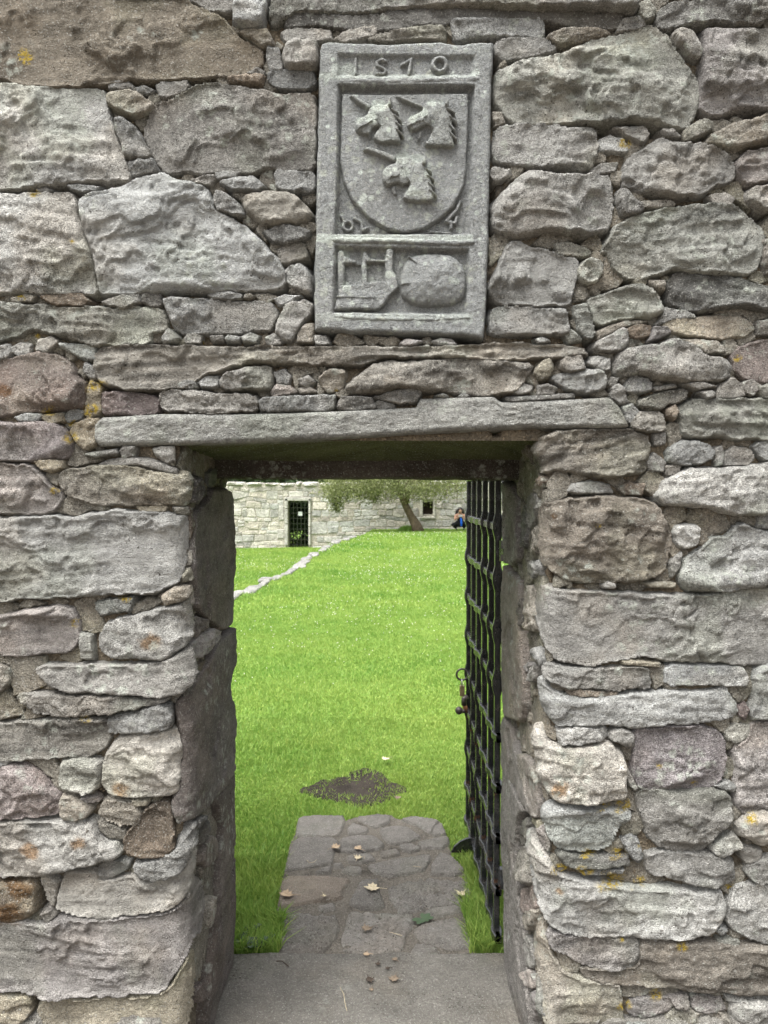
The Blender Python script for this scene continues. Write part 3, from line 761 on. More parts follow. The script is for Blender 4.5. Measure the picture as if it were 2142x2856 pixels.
PALE = [('T1', 620, 190, 75), ('T1', 530, 30, 30), ('T1', 740, 170, 55), ('T1', 1000, 180, 60), ('T1', 560, 320, 45), ('T1', 850, 630, 55), ('T1', 1440, 510, 60), ('T1', 1260, 215, 35), ('T3', 900, 310, 130), ('T3', 1240, 440, 90), ('T3', 690, 330, 60),
        ('T3', 430, 950, 90), ('T4', 1400, 180, 170), ('T4', 1300, 400, 110), ('T4', 1550, 410, 80), ('T8', 1620, 780, 130), ('T8', 300, 760, 80), ('T8', 880, 450, 90), ('T8', 800, 760, 90), ('T9', 1070, 870, 60), ('T9', 1200, 1000, 50), ('T9', 560, 630, 120),
        ('T2', 170, 840, 60), ('T2', 1620, 850, 70), ('T12', 380, 350, 50), ('T4', 280, 130, 60), ('T8', 500, 380, 60), ('T10', 1590, 350, 120), ('T2', 320, 970, 50), ('T2', 440, 430, 24), ('T10', 830, 1460, 40)]
BROWN = [('T6', 170, 1150, 70), ('T6', 460, 1110, 60), ('T6', 60, 1560, 130), ('T6', 100, 1395, 110), ('T5', 930, 1255, 80), ('T2', 20, 910, 60), ('T10', 330, 800, 40), ('T9', 350, 770, 90), ('T6', 760, 780, 70), ('T8', 300, 460, 30)]
def spots_uv(lst):
    out = []
    for tile, x, y, rr in lst:
        px, py = tpx(tile, [(x, y)])[0]
        X, Z = on_wall(px, py); out.append((X, Z, rr * TILES[tile][2] * WD / FPX))
    return out
YEL, PAL, BRO = spots_uv(YELLOW), spots_uv(PALE), spots_uv(BROWN)
def spot_mask(U, V, lst):
    m = np.zeros(len(U))
    lo = (U.min() - .1, V.min() - .1); hi = (U.max() + .1, V.max() + .1)
    for x, z, r in lst:
        if lo[0] < x < hi[0] and lo[1] < z < hi[1]:
            d = np.hypot(U - x, (V - z) * 1.25) / r + .45 * fbm(U * 45, V * 45, 7, 3)
            m = np.maximum(m, sstep(1.0, .45, d))
    return m
def paint_stone(P, seed, color):
    U = P[:, 0] + .9 * P[:, 1] * np.sign(-P[:, 0]); V = P[:, 2]
    a = color[3] if color else .3
    big = 1.14 + .30 * fbm(U * 7, V * 7, seed, 3)
    mid = 1 + .26 * fbm(U * 34, V * 34, seed + 1, 3)
    st = 1 + a * .8 * fbm(U * 5, (V + .1 * U * np.sin(seed)) * 70, seed + 2, 3)
    m = np.clip(big, .5, 1.5) * np.clip(mid, .6, 1.45) * np.clip(st, .5, 1.4)
    tint = m[:, None] * np.array((.988, 1.0, .998))
    def lay(mask, col_):
        return tint * (1 - mask[:, None]) + tint * mask[:, None] * np.array(col_)
    tint = lay(.35 * sstep(.05, .5, fbm(U * 5, V * 5, seed + 3, 4)), (1.05, .94, .82))
    tint = lay(.35 * sstep(.10, .5, fbm(U * 6, V * 6, seed + 4, 4)), (.92, 1.0, .86))
    tint = lay(.40 * sstep(.15, .5, fbm(U * 6, V * 9, seed + 5, 5, .6)), (.62, .62, .60))
    tint = lay(.8 * spot_mask(U, V, BRO), (.62, .40, .22))
    lich = np.maximum(.95 * sstep(.10, .42, fbm(U * 6, V * 6, seed + 6, 4)), spot_mask(U, V, PAL))
    yel = spot_mask(U, V, YEL)
    pit = sstep(.12, .4, fbm(U * 9, V * 9, seed + 7, 3))
    return tint, np.stack([lich, yel, pit], -1)
_r = random.Random(5)
PLICHEN = [('P', x, y, r_) for x, y, r_ in ((380, 1220, 34), (430, 1222, 22), (352, 1258, 24), (328, 1090, 14), (820, 1065, 36), (845, 1120, 20), (590, 1045, 20), (700, 1190, 40), (740, 1200, 22), (860, 1218, 22), (640, 960, 60), (740, 960, 50), (540, 1060, 30), (660, 1060, 40),
    (480, 600, 60), (430, 700, 50), (350, 700, 34), (545, 605, 24), (840, 585, 40), (900, 580, 30), (720, 690, 40), (780, 660, 40), (320, 520, 20), (1178, 1110, 13), (1185, 1437, 13), (1160, 1084, 12), (930, 1640, 14), (845, 1662, 16), (980, 1790, 26), (1010, 1800, 24), (430, 1770, 26), (385, 1760, 22), (265, 1835, 34), (550, 1745, 28), (585, 1745, 20),
    (205, 2035, 34), (275, 2030, 28), (355, 2030, 20), (470, 2032, 24), (550, 2035, 32), (640, 2036, 24), (760, 2045, 44), (880, 2035, 28), (1000, 2040, 46), (1080, 2055, 40), (410, 2065, 20), (750, 2080, 20), (128, 418, 26), (210, 370, 60), (280, 350, 50), (250, 640, 20), (95, 1795, 10), (300, 1940, 20), (1135, 380, 36), (160, 1270, 14), (730, 1322, 12), (230, 1570, 34), (260, 1610, 26), (545, 1560, 26), (540, 1625, 24))]
PLICHEN += [('P', _r.uniform(60, 1240), _r.uniform(150, 2120), _r.uniform(5, 18)) for _ in range(190)]
def paint_plaque(P, seed, color):
    ti, mk = paint_stone(P, 5, (0, 0, 0, .05))
    U, V = P[:, 0], P[:, 2]
    mk[:, 0] = np.clip(.18 + 1.0 * sstep(.05, .4, fbm(U * 9, V * 9, 61, 4)), 0, 1); mk[:, 2] *= .6
    ti = np.clip(ti * .25 + .75, .6, 1.3)
    rn = random.Random(23); m = np.zeros(len(U))
    for tile, x, y, rr_ in PLICHEN:
        px, py = tpx('P', [(x, y)])[0]; X, Z = on_wall(px, py); rad_ = rr_ * .407 * WD / FPX
        d = np.hypot(U - X, V - Z) / rad_ + .3 * fbm(U * 70, V * 70, 3, 3)
        m = np.maximum(m, sstep(1.05, .75, d) * rn.uniform(.45, 1.0))
    for y, hw, a_ in ((1500, 34, .85), (395, 30, .7), (160, 28, .45), (2035, 34, .35)):      # pale crust along the mouldings
        Z = on_wall(*tpx('P', [(600, y)])[0])[1]
        m = np.maximum(m, a_ * sstep(1.0, .4, np.abs(V - Z) / (hw * .407 * WD / FPX) + .6 * fbm(U * 35, V * 35, 13, 4)) * (np.abs(U + .005) < .235))
    ti = ti * (1 + m[:, None] * np.array((.72, .80, .68)))
    return ti, mk
def paint_flag(P, seed, color):
    Q = np.stack([P[:, 0] + 30, 0 * P[:, 0], P[:, 1] + 30], -1)
    ti, mk = paint_stone(Q, seed, (0, 0, 0, .05))
    mk[:, 0] *= .35; ti = .35 + .65 * ti
    if color and color[3] > .5: mk[:, 2] = 1
    return ti, mk
PAINT["weathered_sandstone"] = paint_stone; PAINT["carved_grey_stone"] = paint_plaque; PAINT["path_sandstone"] = paint_flag

WALL = tag(add("stone_wall", None), "rough grey rubble stone wall pierced by the open doorway, in the foreground", "wall")
WALL.empty_display_size = 0.2

XL, XR, RC = -0.52, 0.415, 0.045
TH = 0.56                                   # wall thickness
LA = math.pi / 2 * RC
def fold(u, side):
    """unfolded wall coordinate -> plan position and outward normal; the faces turn into the door reveals"""
    u = np.asarray(u, float)
    if side == 'F':
        return u, np.zeros_like(u), np.zeros_like(u), -np.ones_like(u)
    sgn = 1.0 if side == 'L' else -1.0
    w = u * sgn
    Xc = XL if side == 'L' else -XR
    us = Xc - RC
    a = np.clip((w - us) / RC, 0, math.pi / 2)
    x = np.where(w < us, w, us + RC * np.sin(a))
    y = np.where(w < us, 0, RC - RC * np.cos(a)) + np.maximum(w - us - LA, 0)
    nx = np.where(w < us, 0, np.sin(a)); ny = np.where(w < us, -1, -np.cos(a))
    return x * sgn, y, nx * sgn, ny
UEND = XL - RC + LA + TH - RC               # |u| of the back edge on the left (as w)
UENDR = -XR - RC + LA + TH - RC

def px_uv(px, py, side):
    X, Z = on_wall(px, py)
    if side == 'F': return X, Z
    sgn = 1.0 if side == 'L' else -1.0
    Xc = XL if side == 'L' else -XR
    us = Xc - RC
    w = X * sgn
    if w < us: return X, Z
    d = ray(px, py)
    k = (Xc + 0.016) * sgn / d[0]
    y = d[1] * k - WD
    if y >= RC:
        y = min(y, TH + 0.012)
        kk = (WD + y) / d[1]
        return (us + LA + y - RC) * sgn, EYE + d[2] * kk
    f = np.clip((w - us) / (RC * 1.3), 0, 1)
    return (us + LA * f * 0.9) * sgn, Z

def terr(x, k):
    y = x * k; f = np.floor(y)
    return (f + sstep(.84, 1.0, y - f)) / k
def stone_height(U, V, sd, seed, p, size, strata, facet=1.0, rough=1.0):
    r = np.random.default_rng(seed)
    ks = min(1.0, size / .022)
    n = sd + 0.0022 + ks * (0.0055 * fbm(U * 20, V * 20, seed, 3) + 0.0030 * fbm(U * 70, V * 70, seed + 3, 2))
    R = float(np.clip(0.12 * size, 0.0022, 0.0075)) * r.uniform(0.7, 1.3)
    t = np.clip(n / R, 0, 1)
    edge = np.sqrt(np.clip(1 - (1 - t) ** 2, 0, 1))
    ins = sd > 0
    cu, cv = float(U[ins].mean()) if ins.any() else float(U.mean()), float(V[ins].mean()) if ins.any() else float(V.mean())
    ext = max(size, 0.012)
    # broken arrises: planes that cut the edges and corners back
    cut = np.zeros_like(U)
    for i in range(4 + int(size > .04) * 4):
        a = r.uniform(0, 2 * math.pi)
        pr = (U - cu) * math.cos(a) + (V - cv) * math.sin(a) + 0.010 * fbm(U * 18, V * 18, seed + 41 * i, 3)
        E = float(pr[ins].max()) if ins.any() else .01
        st_ = E - ext * r.uniform(.08, .5); sl = r.uniform(.25, 1.1)
        cut = np.maximum(cut, np.maximum(pr - st_, 0) * sl)
    cut = np.minimum(cut, 0.034 * min(1, size / .05))
    # gently tilted broken faces
    fac = None
    for i in range(3 + int(size > 0.05) * 3):
        a = r.uniform(0, 2 * math.pi); g = r.uniform(0.02, 0.16); off = r.uniform(-0.1, 0.6) * ext * 0.12
        pl = off + g * ((U - cu) * math.cos(a) + (V - cv) * math.sin(a)) + 0.0045 * fbm(U * 13 + i, V * 13, seed + 31 * i, 3)
        fac = pl if fac is None else np.minimum(fac, pl)
    fac = np.clip(fac, -0.022, 0.010)
    f = min(1.0, size / 0.05)
    low = 0.0045 * f * facet ** .5 * fbm(U * 8, V * 8, seed + 5, 3)
    a0 = r.uniform(-.5, .5); Ur = U + a0 * V; Vr = V - .3 * a0 * U
    mid = 0.030 * facet ** .5 * terr(fbm(Ur * 5 + .25 * vn(U * 22, V * 22, seed), Vr * 8 + .25 * vn(U * 22 + 9, V * 22, seed), seed + 9, 2, .4), 3.2) * f \
        + 0.0022 * fbm(U * 26, V * 26, seed + 10, 4) + 0.0012 * (1 - 2 * np.abs(fbm(U * 40 + V * 6, V * 52, seed + 11, 3)))
    fine = 0.0030 * fbm(U * 85, V * 85, seed + 13, 3)
    ph = r.uniform(-0.12, 0.12)
    vv = V + ph * U + 0.02 * vn(U * 4, V * 4, seed + 21)
    lay = fbm(U * 3.5, vv * 30, seed + 15, 3)
    st = strata * (0.019 * np.sign(lay) * np.abs(lay) ** 0.6)
    # hairline cracks
    ck = np.abs(fbm(U * 7, V * 9, seed + 17, 4)); ck = -0.006 * np.exp(-(ck / .022) ** 2) * sstep(.05, .3, fbm(U * 4, V * 4, seed + 18, 2)) * f
    # a few spalled flakes with a sharp lip
    fl = 0
    for i in range(int(size / 0.022)):
        a = r.uniform(-1, 1, 2)
        d2 = np.hypot((U - cu - a[0] * ext * 1.8) * r.uniform(.5, 1.3), V - cv - a[1] * ext * 0.9) + 0.018 * fbm(U * 20, V * 20, seed + i, 3)
        fl = fl - r.uniform(.003, .008) * sstep(0.004, 0.0, d2 - r.uniform(.02, .06))
    h = p * edge - cut * facet * edge + (fac * facet + low + rough * (mid + fine) + st + ck + fl) * sstep(0, 1, t)
    lo_ = -0.001 * edge
    h = np.where(h < lo_ + .008, lo_ + .008 * np.exp(np.minimum((h - lo_ - .008) / .008, 0)), h)      # never sinks into the joint
    return np.where(n < 0, np.minimum(h, 0) + n * 4.0, h), n

ALL = []            # (side, polygon in unfolded coordinates) for the joint filler
def relief(side, poly, seed, p, cell, strata=0.3, facet=1.0, rough=1.0, extra=None, drop=-0.075, base=0.0, n_it=1):
    """solid relief over a polygon; returns vertices and quads"""
    pl = chaikin(poly, n_it, 0.18)
    lo = pl.min(0) - 0.024; hi = pl.max(0) + 0.024
    nu = max(4, int((hi[0] - lo[0]) / cell) + 1); nv_ = max(4, int((hi[1] - lo[1]) / cell) + 1)
    gu = np.linspace(lo[0], hi[0], nu); gv = np.linspace(lo[1], hi[1], nv_)
    U, Vv = np.meshgrid(gu, gv, indexing='ij')
    sd = poly_sd(U, Vv, pl)
    size = float(max(sd.max(), 0.004))
    H, n = stone_height(U, Vv, sd, seed, p, size, strata, facet, rough)
    if extra is not None: H = extra(U, Vv, sd, H)
    H = np.maximum(H, drop) + base
    keep = n > -0.021
    x, y, nx, ny = fold(U, side)
    P = np.stack([x + nx * H, y + ny * H, Vv], -1).reshape(-1, 3)
    idx = np.arange(nu * nv_).reshape(nu, nv_)
    q = keep[:-1, :-1] | keep[1:, :-1] | keep[1:, 1:] | keep[:-1, 1:]
    # orientation: outward normals
    F = np.stack([idx[:-1, :-1], idx[1:, :-1], idx[1:, 1:], idx[:-1, 1:]], -1)[q]
    used = np.unique(F)
    mp = np.full(nu * nv_, -1); mp[used] = np.arange(len(used))
    return P[used], mp[F], size

CRACKS = {'big_right': [('T8', parse("1185,965 1205,1060 1120,1110 1160,1200 1180,1310 1235,1385"))]}
cr = [px_uv(a, b, 'F') for a, b in tpx(*CRACKS['big_right'][0])]
def crack_cut(U, V, sd, H):
    d = -line_sd(U + 0.004 * vn(U * 60, V * 60, 3), V, cr, 0.0)
    return H - 0.011 * np.exp(-(d / 0.0035) ** 2) + 0.004 * sstep(-0.3, 0.3, U - 0.95)

si = 0
for line in STONES.strip().splitlines():
    tile, ck, side, pts = line.split(None, 3)
    poly = np.array([px_uv(a, b, side) for a, b in tpx(tile, parse(pts))])
    if side == 'L':
        poly[:, 0] = np.minimum(poly[:, 0], UEND + 0.008)
    elif side == 'R':
        poly[:, 0] = np.maximum(poly[:, 0], -UENDR - 0.008)
    si += 1
    r = random.Random(si * 13 + 1)
    ext = poly.max(0) - poly.min(0)
    small = min(ext)
    cell = 0.0046 if small > 0.07 else (0.0034 if small > .04 else .0026)
    c = SC[ck]
    slab = ck in 'KQ'
    p = r.uniform(0.014, 0.028) if small > 0.06 else r.uniform(0.004, 0.014)
    if slab: p = 0.02
    V_, F_, size = relief(side, poly, si * 101, p, cell, strata=c[3] * (0.5 if slab else 1.0), facet=0.16 if slab else (.55 if ck in 'lw' and small > .12 else .9),
                          rough=0.42 if slab else 1.0, n_it=1 if small > .05 else 0, extra=crack_cut if (tile == 'T8' and pts.startswith("130,1000")) else None)
    m_ = sum(c[:3]) / 3; m2 = m_ * .90 + .265 * .10; c = tuple((c[q] - m_) * .80 + m2 for q in range(3)) + (c[3],)
    j = r.uniform(0.92, 1.09); w = r.uniform(-0.02, 0.03)
    o = centred("stone", V_, F_, M_STONE, WALL, (c[0] * j * (1 + w), c[1] * j, c[2] * j * (1 - w), min(1, c[3] * 1.3)))
    ALL.append((side, chaikin(poly, 1, .18)))

N_TRACED = si

# lintel: front face traced, underside falling slightly towards the inner lintel
lt_top = tpx('T2', parse("500,1075 530,1042 850,1025")) + tpx('T12', parse("0,532 480,517 955,492 975,442 1200,436 1400,430 1445,463 1659,458")) + tpx('T4', parse("840,940 890,985 920,1050 935,1080"))
lt_bot = tpx('T2', parse("500,1165 520,1190 850,1182")) + tpx('T12', parse("0,695 600,665 1200,625 1659,605")) + tpx('T4', parse("500,1098 700,1095 880,1096 935,1090"))
tp = np.array([on_wall(a, b) for a, b in lt_top]); bt = np.array([on_wall(a, b) for a, b in lt_bot])
NX, NF, NU = 260, 34, 60
xs = np.linspace(tp[0, 0], tp[-1, 0], NX)
zt = np.interp(xs, tp[:, 0], tp[:, 1]); zb = np.interp(xs, bt[:, 0], bt[:, 1])
rows = []
DB = 0.40
for i in range(8):                                     # top face, from the back
    f = i / 8; rows.append(np.stack([xs, 0.25 * (1 - f) + 0 * xs - 0.012 * f, zt + 0 * xs], -1))
for i in range(NF):
    f = i / (NF - 1)
    e = min(f, 1 - f) * (zt - zb)
    rd = 0.010 * np.clip(1 - e / 0.012, 0, 1) ** 2
    h = 0.018 + 0.007 * fbm(xs * 7, (zt * (1 - f) + zb * f) * 12, 771, 4) + 0.0025 * fbm(xs * 60, f * 9 + xs * 0, 772, 3) - rd
    rows.append(np.stack([xs, -h, zt * (1 - f) + zb * f], -1))
for i in range(1, NU):
    f = i / (NU - 1)
    zbk = EYE + 0.098
    z = zb * (1 - f) + zbk * f + 0.006 * fbm(xs * 6, f * 4 + 0 * xs, 773, 4) * min(1, f * 8) + 0.003 * fbm(xs * 9, f * 40 + 0 * xs, 775, 3) * min(1, f * 8)
    rows.append(np.stack([xs, -0.008 + (DB + 0.008) * f + 0 * xs, z], -1))
Vl = np.concatenate(rows); nr = len(rows)
idx = np.arange(nr * NX).reshape(nr, NX)
Fl = np.stack([idx[1:, :-1], idx[1:, 1:], idx[:-1, 1:], idx[:-1, :-1]], -1).reshape(-1, 4)
M_LINT = M_STONE
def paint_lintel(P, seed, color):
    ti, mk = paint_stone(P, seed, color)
    und = sstep(.01, .05, P[:, 1]) * (P[:, 2] < np.interp(P[:, 0], xs, zb) + .02)     # shade under the lintel, with its green cast, painted into the tint
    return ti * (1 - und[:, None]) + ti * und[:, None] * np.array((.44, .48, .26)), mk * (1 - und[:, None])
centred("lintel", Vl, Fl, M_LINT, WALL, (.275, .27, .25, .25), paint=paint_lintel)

def rough_block(name, a, b, n, amp, seed, mat, parent, color, rnd=0.012):
    """box with uneven faces"""
    a = np.array(a, float); b = np.array(b, float)
    V = []; F = []
    for ax in range(3):
        u, v = [(1, 2), (2, 0), (0, 1)][ax]
        for sgn in (0, 1):
            g1 = np.linspace(0, 1, n[u] + 1); g2 = np.linspace(0, 1, n[v] + 1)
            A, B = np.meshgrid(g1, g2, indexing='ij')
            P = np.zeros(A.shape + (3,)); P[..., ax] = sgn; P[..., u] = A; P[..., v] = B
            base = sum(len(q) for q in V)
            V.append(P.reshape(-1, 3))
            idx = np.arange(A.size).reshape(A.shape) + base
            q = np.stack([idx[:-1, :-1], idx[1:, :-1], idx[1:, 1:], idx[:-1, 1:]], -1).reshape(-1, 4)
            F.append(q if sgn else q[:, ::-1])
    V = np.concatenate(V); F = np.concatenate(F)
    P = a + V * (b - a); c = (a + b) / 2
    h = (b - a) / 2
    q = P - c
    inner = np.clip(q, -(h - rnd), h - rnd); d = q - inner
    L = np.linalg.norm(d, axis=1, keepdims=True) + 1e-9
    P = c + inner + d / L * np.minimum(L, rnd)
    nrm = np.where(np.abs(V - .5) > .499, np.sign(V - .5), 0); nrm = nrm / np.linalg.norm(nrm, axis=1, keepdims=True)
    s1 = P[:, 0] + 1.7 * P[:, 1]; s2 = P[:, 2] - 0.9 * P[:, 1] + 0.31 * P[:, 0]
    P = P + nrm * (amp * fbm(s1 * 9, s2 * 9, seed, 4))[:, None]
    return centred(name, P, F, mat, parent, color)

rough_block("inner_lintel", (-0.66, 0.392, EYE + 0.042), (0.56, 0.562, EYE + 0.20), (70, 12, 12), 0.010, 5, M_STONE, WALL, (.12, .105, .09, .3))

DEEP = [on_l for on_l in (("T1", "1628,490 1625,860"), ("T1", "530,480 560,600 610,700 650,880"), ("T1", "0,985 250,972 400,950 640,935"), ("T1", "402,1030 410,1120 470,1330"), ("T2", "495,290 500,400"), ("T2", "470,850 530,905 700,908 930,892"),
        ("T2", "1050,405 1250,395 1470,382"), ("T3", "300,650 780,655 1240,672"), ("T3", "1100,150 1170,175 1330,150"), ("T3", "1310,560 1400,600 1660,565"), ("T3", "250,210 262,330"), ("T3", "232,900 235,1180"), ("T8", "280,1400 520,1432"), ("T8", "820,1362 1000,1395 1500,1425 1700,1400"),
        ("T6", "-40,990 100,978 400,968"), ("T6", "450,1295 640,1262"), ("T4", "270,1105 310,960 140,925 100,930"), ("T2", "480,672 780,668"), ("T1", "0,425 250,445 530,460 560,430 800,425"), ("T5", "850,1000 1000,960 1060,930"), ("T1", "1595,1060 1620,1150"), ("T8", "890,355 940,380"), ("T4", "1130,400 1140,470"), ("T9", "1435,820 1445,900"), ("T9", "800,180 1000,172"), ("T10", "1385,930 1400,1060"), ("T7", "0,690 250,700"), ("T7", "205,1480 225,1600"))]
DEEP = [np.array([px_uv(a, b, 'F') for a, b in tpx(t_, parse(q_))]) for t_, q_ in DEEP]
# fill the remaining joints with pinning stones that follow the gaps
def in_opening(side): return 0
FILL = []
CE = 0.006
lt_poly = np.concatenate([tp, bt[::-1]])
plq = np.array([on_wall(a, b) for a, b in tpx('P', parse("70,200 80,140 1275,130 1215,2175 35,2130"))])
doms = {'F': (-1.03, 1.03, 1.62, 2.90), 'L': (-1.03, UEND - 0.004, 0.20, 1.72), 'R': (-UENDR + 0.004, 1.03, 0.20, 1.76)}
for side, (u0, u1, v0, v1) in doms.items():
    gu = np.arange(u0, u1, CE); gv = np.arange(v0, v1, CE)
    U, Vv = np.meshgrid(gu, gv, indexing='ij')
    D = np.full(U.shape, 0.05)
    def put(pl):
        lo = pl.min(0) - 0.055; hi = pl.max(0) + 0.055
        a0, a1 = np.searchsorted(gu, [lo[0], hi[0]]); b0, b1 = np.searchsorted(gv, [lo[1], hi[1]])
        if a1 <= a0 or b1 <= b0: return
        s = poly_sd(U[a0:a1, b0:b1], Vv[a0:a1, b0:b1], pl)
        D[a0:a1, b0:b1] = np.minimum(D[a0:a1, b0:b1], -s)
    for sd2, pl in ALL:
        if sd2 == side or (side == 'F' and True) or sd2 == 'F':
            q = pl
            if sd2 != side:
                lim = XL - RC if sd2 == 'L' else (XR + RC)
                if sd2 == 'L': q = pl.copy(); q[:, 0] = np.minimum(q[:, 0], XL + 0.0)
                if sd2 == 'R': q = pl.copy(); q[:, 0] = np.maximum(q[:, 0], XR)
            put(q)
    if side == 'F':
        put(lt_poly); put(plq)
        D[(U > XL - 0.02) & (U < XR + 0.02) & (Vv < EYE + 0.13)] = -1
        D[(Vv < 1.74) & (U < 0)] = -1; D[(Vv < 1.78) & (U > 0)] = -1
    else:
        q = lt_poly.copy(); put(q)
        put(np.array([(-.75, 1.74), (.65, 1.78), (.65, 1.9), (-.75, 1.9)]))
        D[:, gv > (1.735 if side == 'L' else 1.775)] = -1
    for L_ in DEEP: D[line_sd(U, Vv, L_, .010) > 0] = -1
    for it in range(420):
        k = int(D.argmax()); i, j = divmod(k, D.shape[1])
        dm = D[i, j]
        if dm < 0.0085: break
        cu, cv = gu[i], gv[j]
        pts = []
        r0 = random.Random(it * 3 + 1)
        m = r0.choice((6, 7, 8))
        r = random.Random(it * 7 + ord(side))
        for a in range(m):
            th = 2 * math.pi * (a + r.uniform(-.25, .25)) / m
            cx, cz = math.cos(th), math.sin(th)
            L = 0.0
            lim = min(0.075, dm * r.uniform(2.2, 3.4))
            while L < lim:
                ii = int((cu + cx * L - u0) / CE); jj = int((cv + cz * L - v0) / CE)
                if ii < 0 or jj < 0 or ii >= D.shape[0] or jj >= D.shape[1] or D[ii, jj] < 0.0035: break
                L += CE * 0.5
            L = max(L, 0.004) * r.uniform(0.82, 1.0)
            pts.append((cu + cx * L, cv + cz * L))
        pl = np.array(pts)
        area = 0.5 * abs(np.sum(pl[:, 0] * np.roll(pl[:, 1], -1) - pl[:, 1] * np.roll(pl[:, 0], -1)))
        put(pl)
        D[max(0, i-1):i+2, max(0, j-1):j+2] = -1
        if r.random() < 0.62 or area > 0.0016: FILL.append((area, side, pl, it))
FILL.sort(key=lambda q: -q[0])
n_ind = max(0, 296 - N_TRACED)
SV, SF, off = [], [], 0
keys = 'ggltdqytvg'
for k, (area, side, pl, it) in enumerate(FILL):
    r = random.Random(k * 31 + 5)
    V_, F_, size = relief(side, pl, 90000 + k * 17, r.uniform(-0.004, 0.005), 0.0026 if k < 200 else 0.0032, 0.2, 1.6, 0.8, base=-0.003 - 0.009 * r.random(), n_it=0)
    if len(F_) < 4: continue
    if k < n_ind:
        c = SC[r.choice(keys)]; c = tuple(q * .6 + .25 * .4 for q in c[:3]) + (c[3],); j = r.uniform(.85, 1.12)
        centred("stone", V_, F_, M_STONE, WALL, (c[0]*j, c[1]*j, c[2]*j, c[3]))
    else:
        SV.append(V_); SF.append(F_ + off); off += len(V_)
if SV:
    tag(centred("pinning_stones", np.concatenate(SV), np.concatenate(SF), M_STONE, WALL, (.24, .22, .185, .2)), kind="stuff")

# the masonry carries on beyond the picture
def rubble(x0, x1, z0, z1, r, hmin=.10, hmax=.26, wmin=.18, wmax=.5, gap=.008):
    z = z0; out = []
    while z < z1 - 0.03:
        h = min(r.uniform(hmin, hmax), z1 - z)
        if z1 - (z + h) < 0.06: h = z1 - z
        x = x0
        while x < x1 - 0.02:
            w = r.uniform(wmin, wmax)
            if x1 - (x + w) < wmin * .6: w = x1 - x
            j = lambda s: r.uniform(-s, s)
            a, b, c, d = x + gap, x + w - gap, z + gap, z + h - gap
            s = min(w, h) * .10
            split = h > .17 and w < .34 and r.random() < .35
            for (c2, d2) in ([(c, c + (d - c) * .55), (c + (d - c) * .55 + gap * 2, d)] if split else [(c, d)]):
                out.append(np.array([(a + abs(j(s)), c2 + abs(j(s))), ((a+b)/2 + j(s), c2 + abs(j(s*.5))), (b - abs(j(s)), c2 + abs(j(s))), (b - abs(j(s*.6)), (c2+d2)/2 + j(s)),
                                     (b - abs(j(s)), d2 - abs(j(s))), ((a+b)/2 + j(s), d2 - abs(j(s*.5))), (a + abs(j(s)), d2 - abs(j(s))), (a + abs(j(s*.6)), (c2+d2)/2 + j(s))]))
            x += w
        z += h
    return out
r = random.Random(99)
outer_raw = rubble(-2.6, -1.05, -0.05, 3.05, r) + rubble(1.05, 2.6, -0.05, 3.05, r) + rubble(-1.04, 1.04, 2.93, 3.05, r) + rubble(-1.04, -.57, -.05, .205, r) + rubble(.47, 1.04, -.05, .205, r)
outer = [pl + np.stack([.03 * vn(pl[:, 0] * 3, pl[:, 1] * 3, 3), .05 * vn(pl[:, 0] * 2, pl[:, 1] * 3, 4)], -1) for pl in outer_raw]
SV, SF, off = [], [], 0
for k, pl in enumerate(outer):
    V_, F_, s = relief('F', pl, 70000 + k * 19, r.uniform(.012, .026), 0.012, 0.3)
    SV.append(V_); SF.append(F_ + off); off += len(V_)
tag(centred("outer_masonry", np.concatenate(SV), np.concatenate(SF), M_STONE, WALL, (.25, .235, .21, .3)), kind="stuff")

# mortar bed
def mortar_sheet(side, u0, u1, v0, v1, cell):
    nu = int((u1 - u0) / cell) + 1; nv_ = int((v1 - v0) / cell) + 1
    U, Vv = np.meshgrid(np.linspace(u0, u1, nu), np.linspace(v0, v1, nv_), indexing='ij')
    deep = sstep(0.0, 0.55, fbm(U * 5, Vv * 5, 41, 3) + 0.30 * sstep(1.7, 2.1, Vv) * (1 - 0.5 * sstep(.5, .8, U)) - 0.08)
    H = -0.016 - 0.055 * deep * sstep(.2, .75, deep) + 0.009 * fbm(U * 30, Vv * 30, 43, 4) + 0.004 * fbm(U * 90, Vv * 90, 47, 2)
    gap = np.full(U.shape, -1.0)
    for L_ in DEEP: gap = np.maximum(gap, line_sd(U, Vv, L_, .016))
    H = np.where(H > -.06, H - (.06 + H) * sstep(0, .010, gap), H)
    x, y, nx, ny = fold(U, side)
    if side != 'F':
        w = U if side == 'L' else -U
        e = UEND if side == 'L' else UENDR
        H = np.where(w > (XL if side == 'L' else -XR) - .02, np.maximum(H, -0.034) - 0.002, H)
    P = np.stack([x + nx * H, y + ny * H, Vv], -1).reshape(-1, 3)
    idx = np.arange(nu * nv_).reshape(nu, nv_)
    F = np.stack([idx[:-1, :-1], idx[1:, :-1], idx[1:, 1:], idx[:-1, 1:]], -1).reshape(-1, 4)
    return P, F
MS = [mortar_sheet('F', -2.6, 2.6, 1.715, 3.05, .009), mortar_sheet('L', -2.6, UEND, -.15, 1.72, .009), mortar_sheet('R', -UENDR, 2.6, -.15, 1.72, .009)]
off = 0; SV = []; SF = []
for P, F in MS: SV.append(P); SF.append(F + off); off += len(P)
add("mortar", mesh_np("mortar", np.concatenate(SV), np.concatenate(SF)), M_MORTAR, WALL)
core = MB()
core.box((-2.6, 0.07, -.15), (XL - 0.045, TH, 1.735))
core.box((XR + 0.045, 0.07, -.15), (2.6, TH, 1.735))
core.box((-2.6, 0.075, 1.737), (2.6, TH, 3.05))
core.build("wall_core", M_MORTAR, WALL)

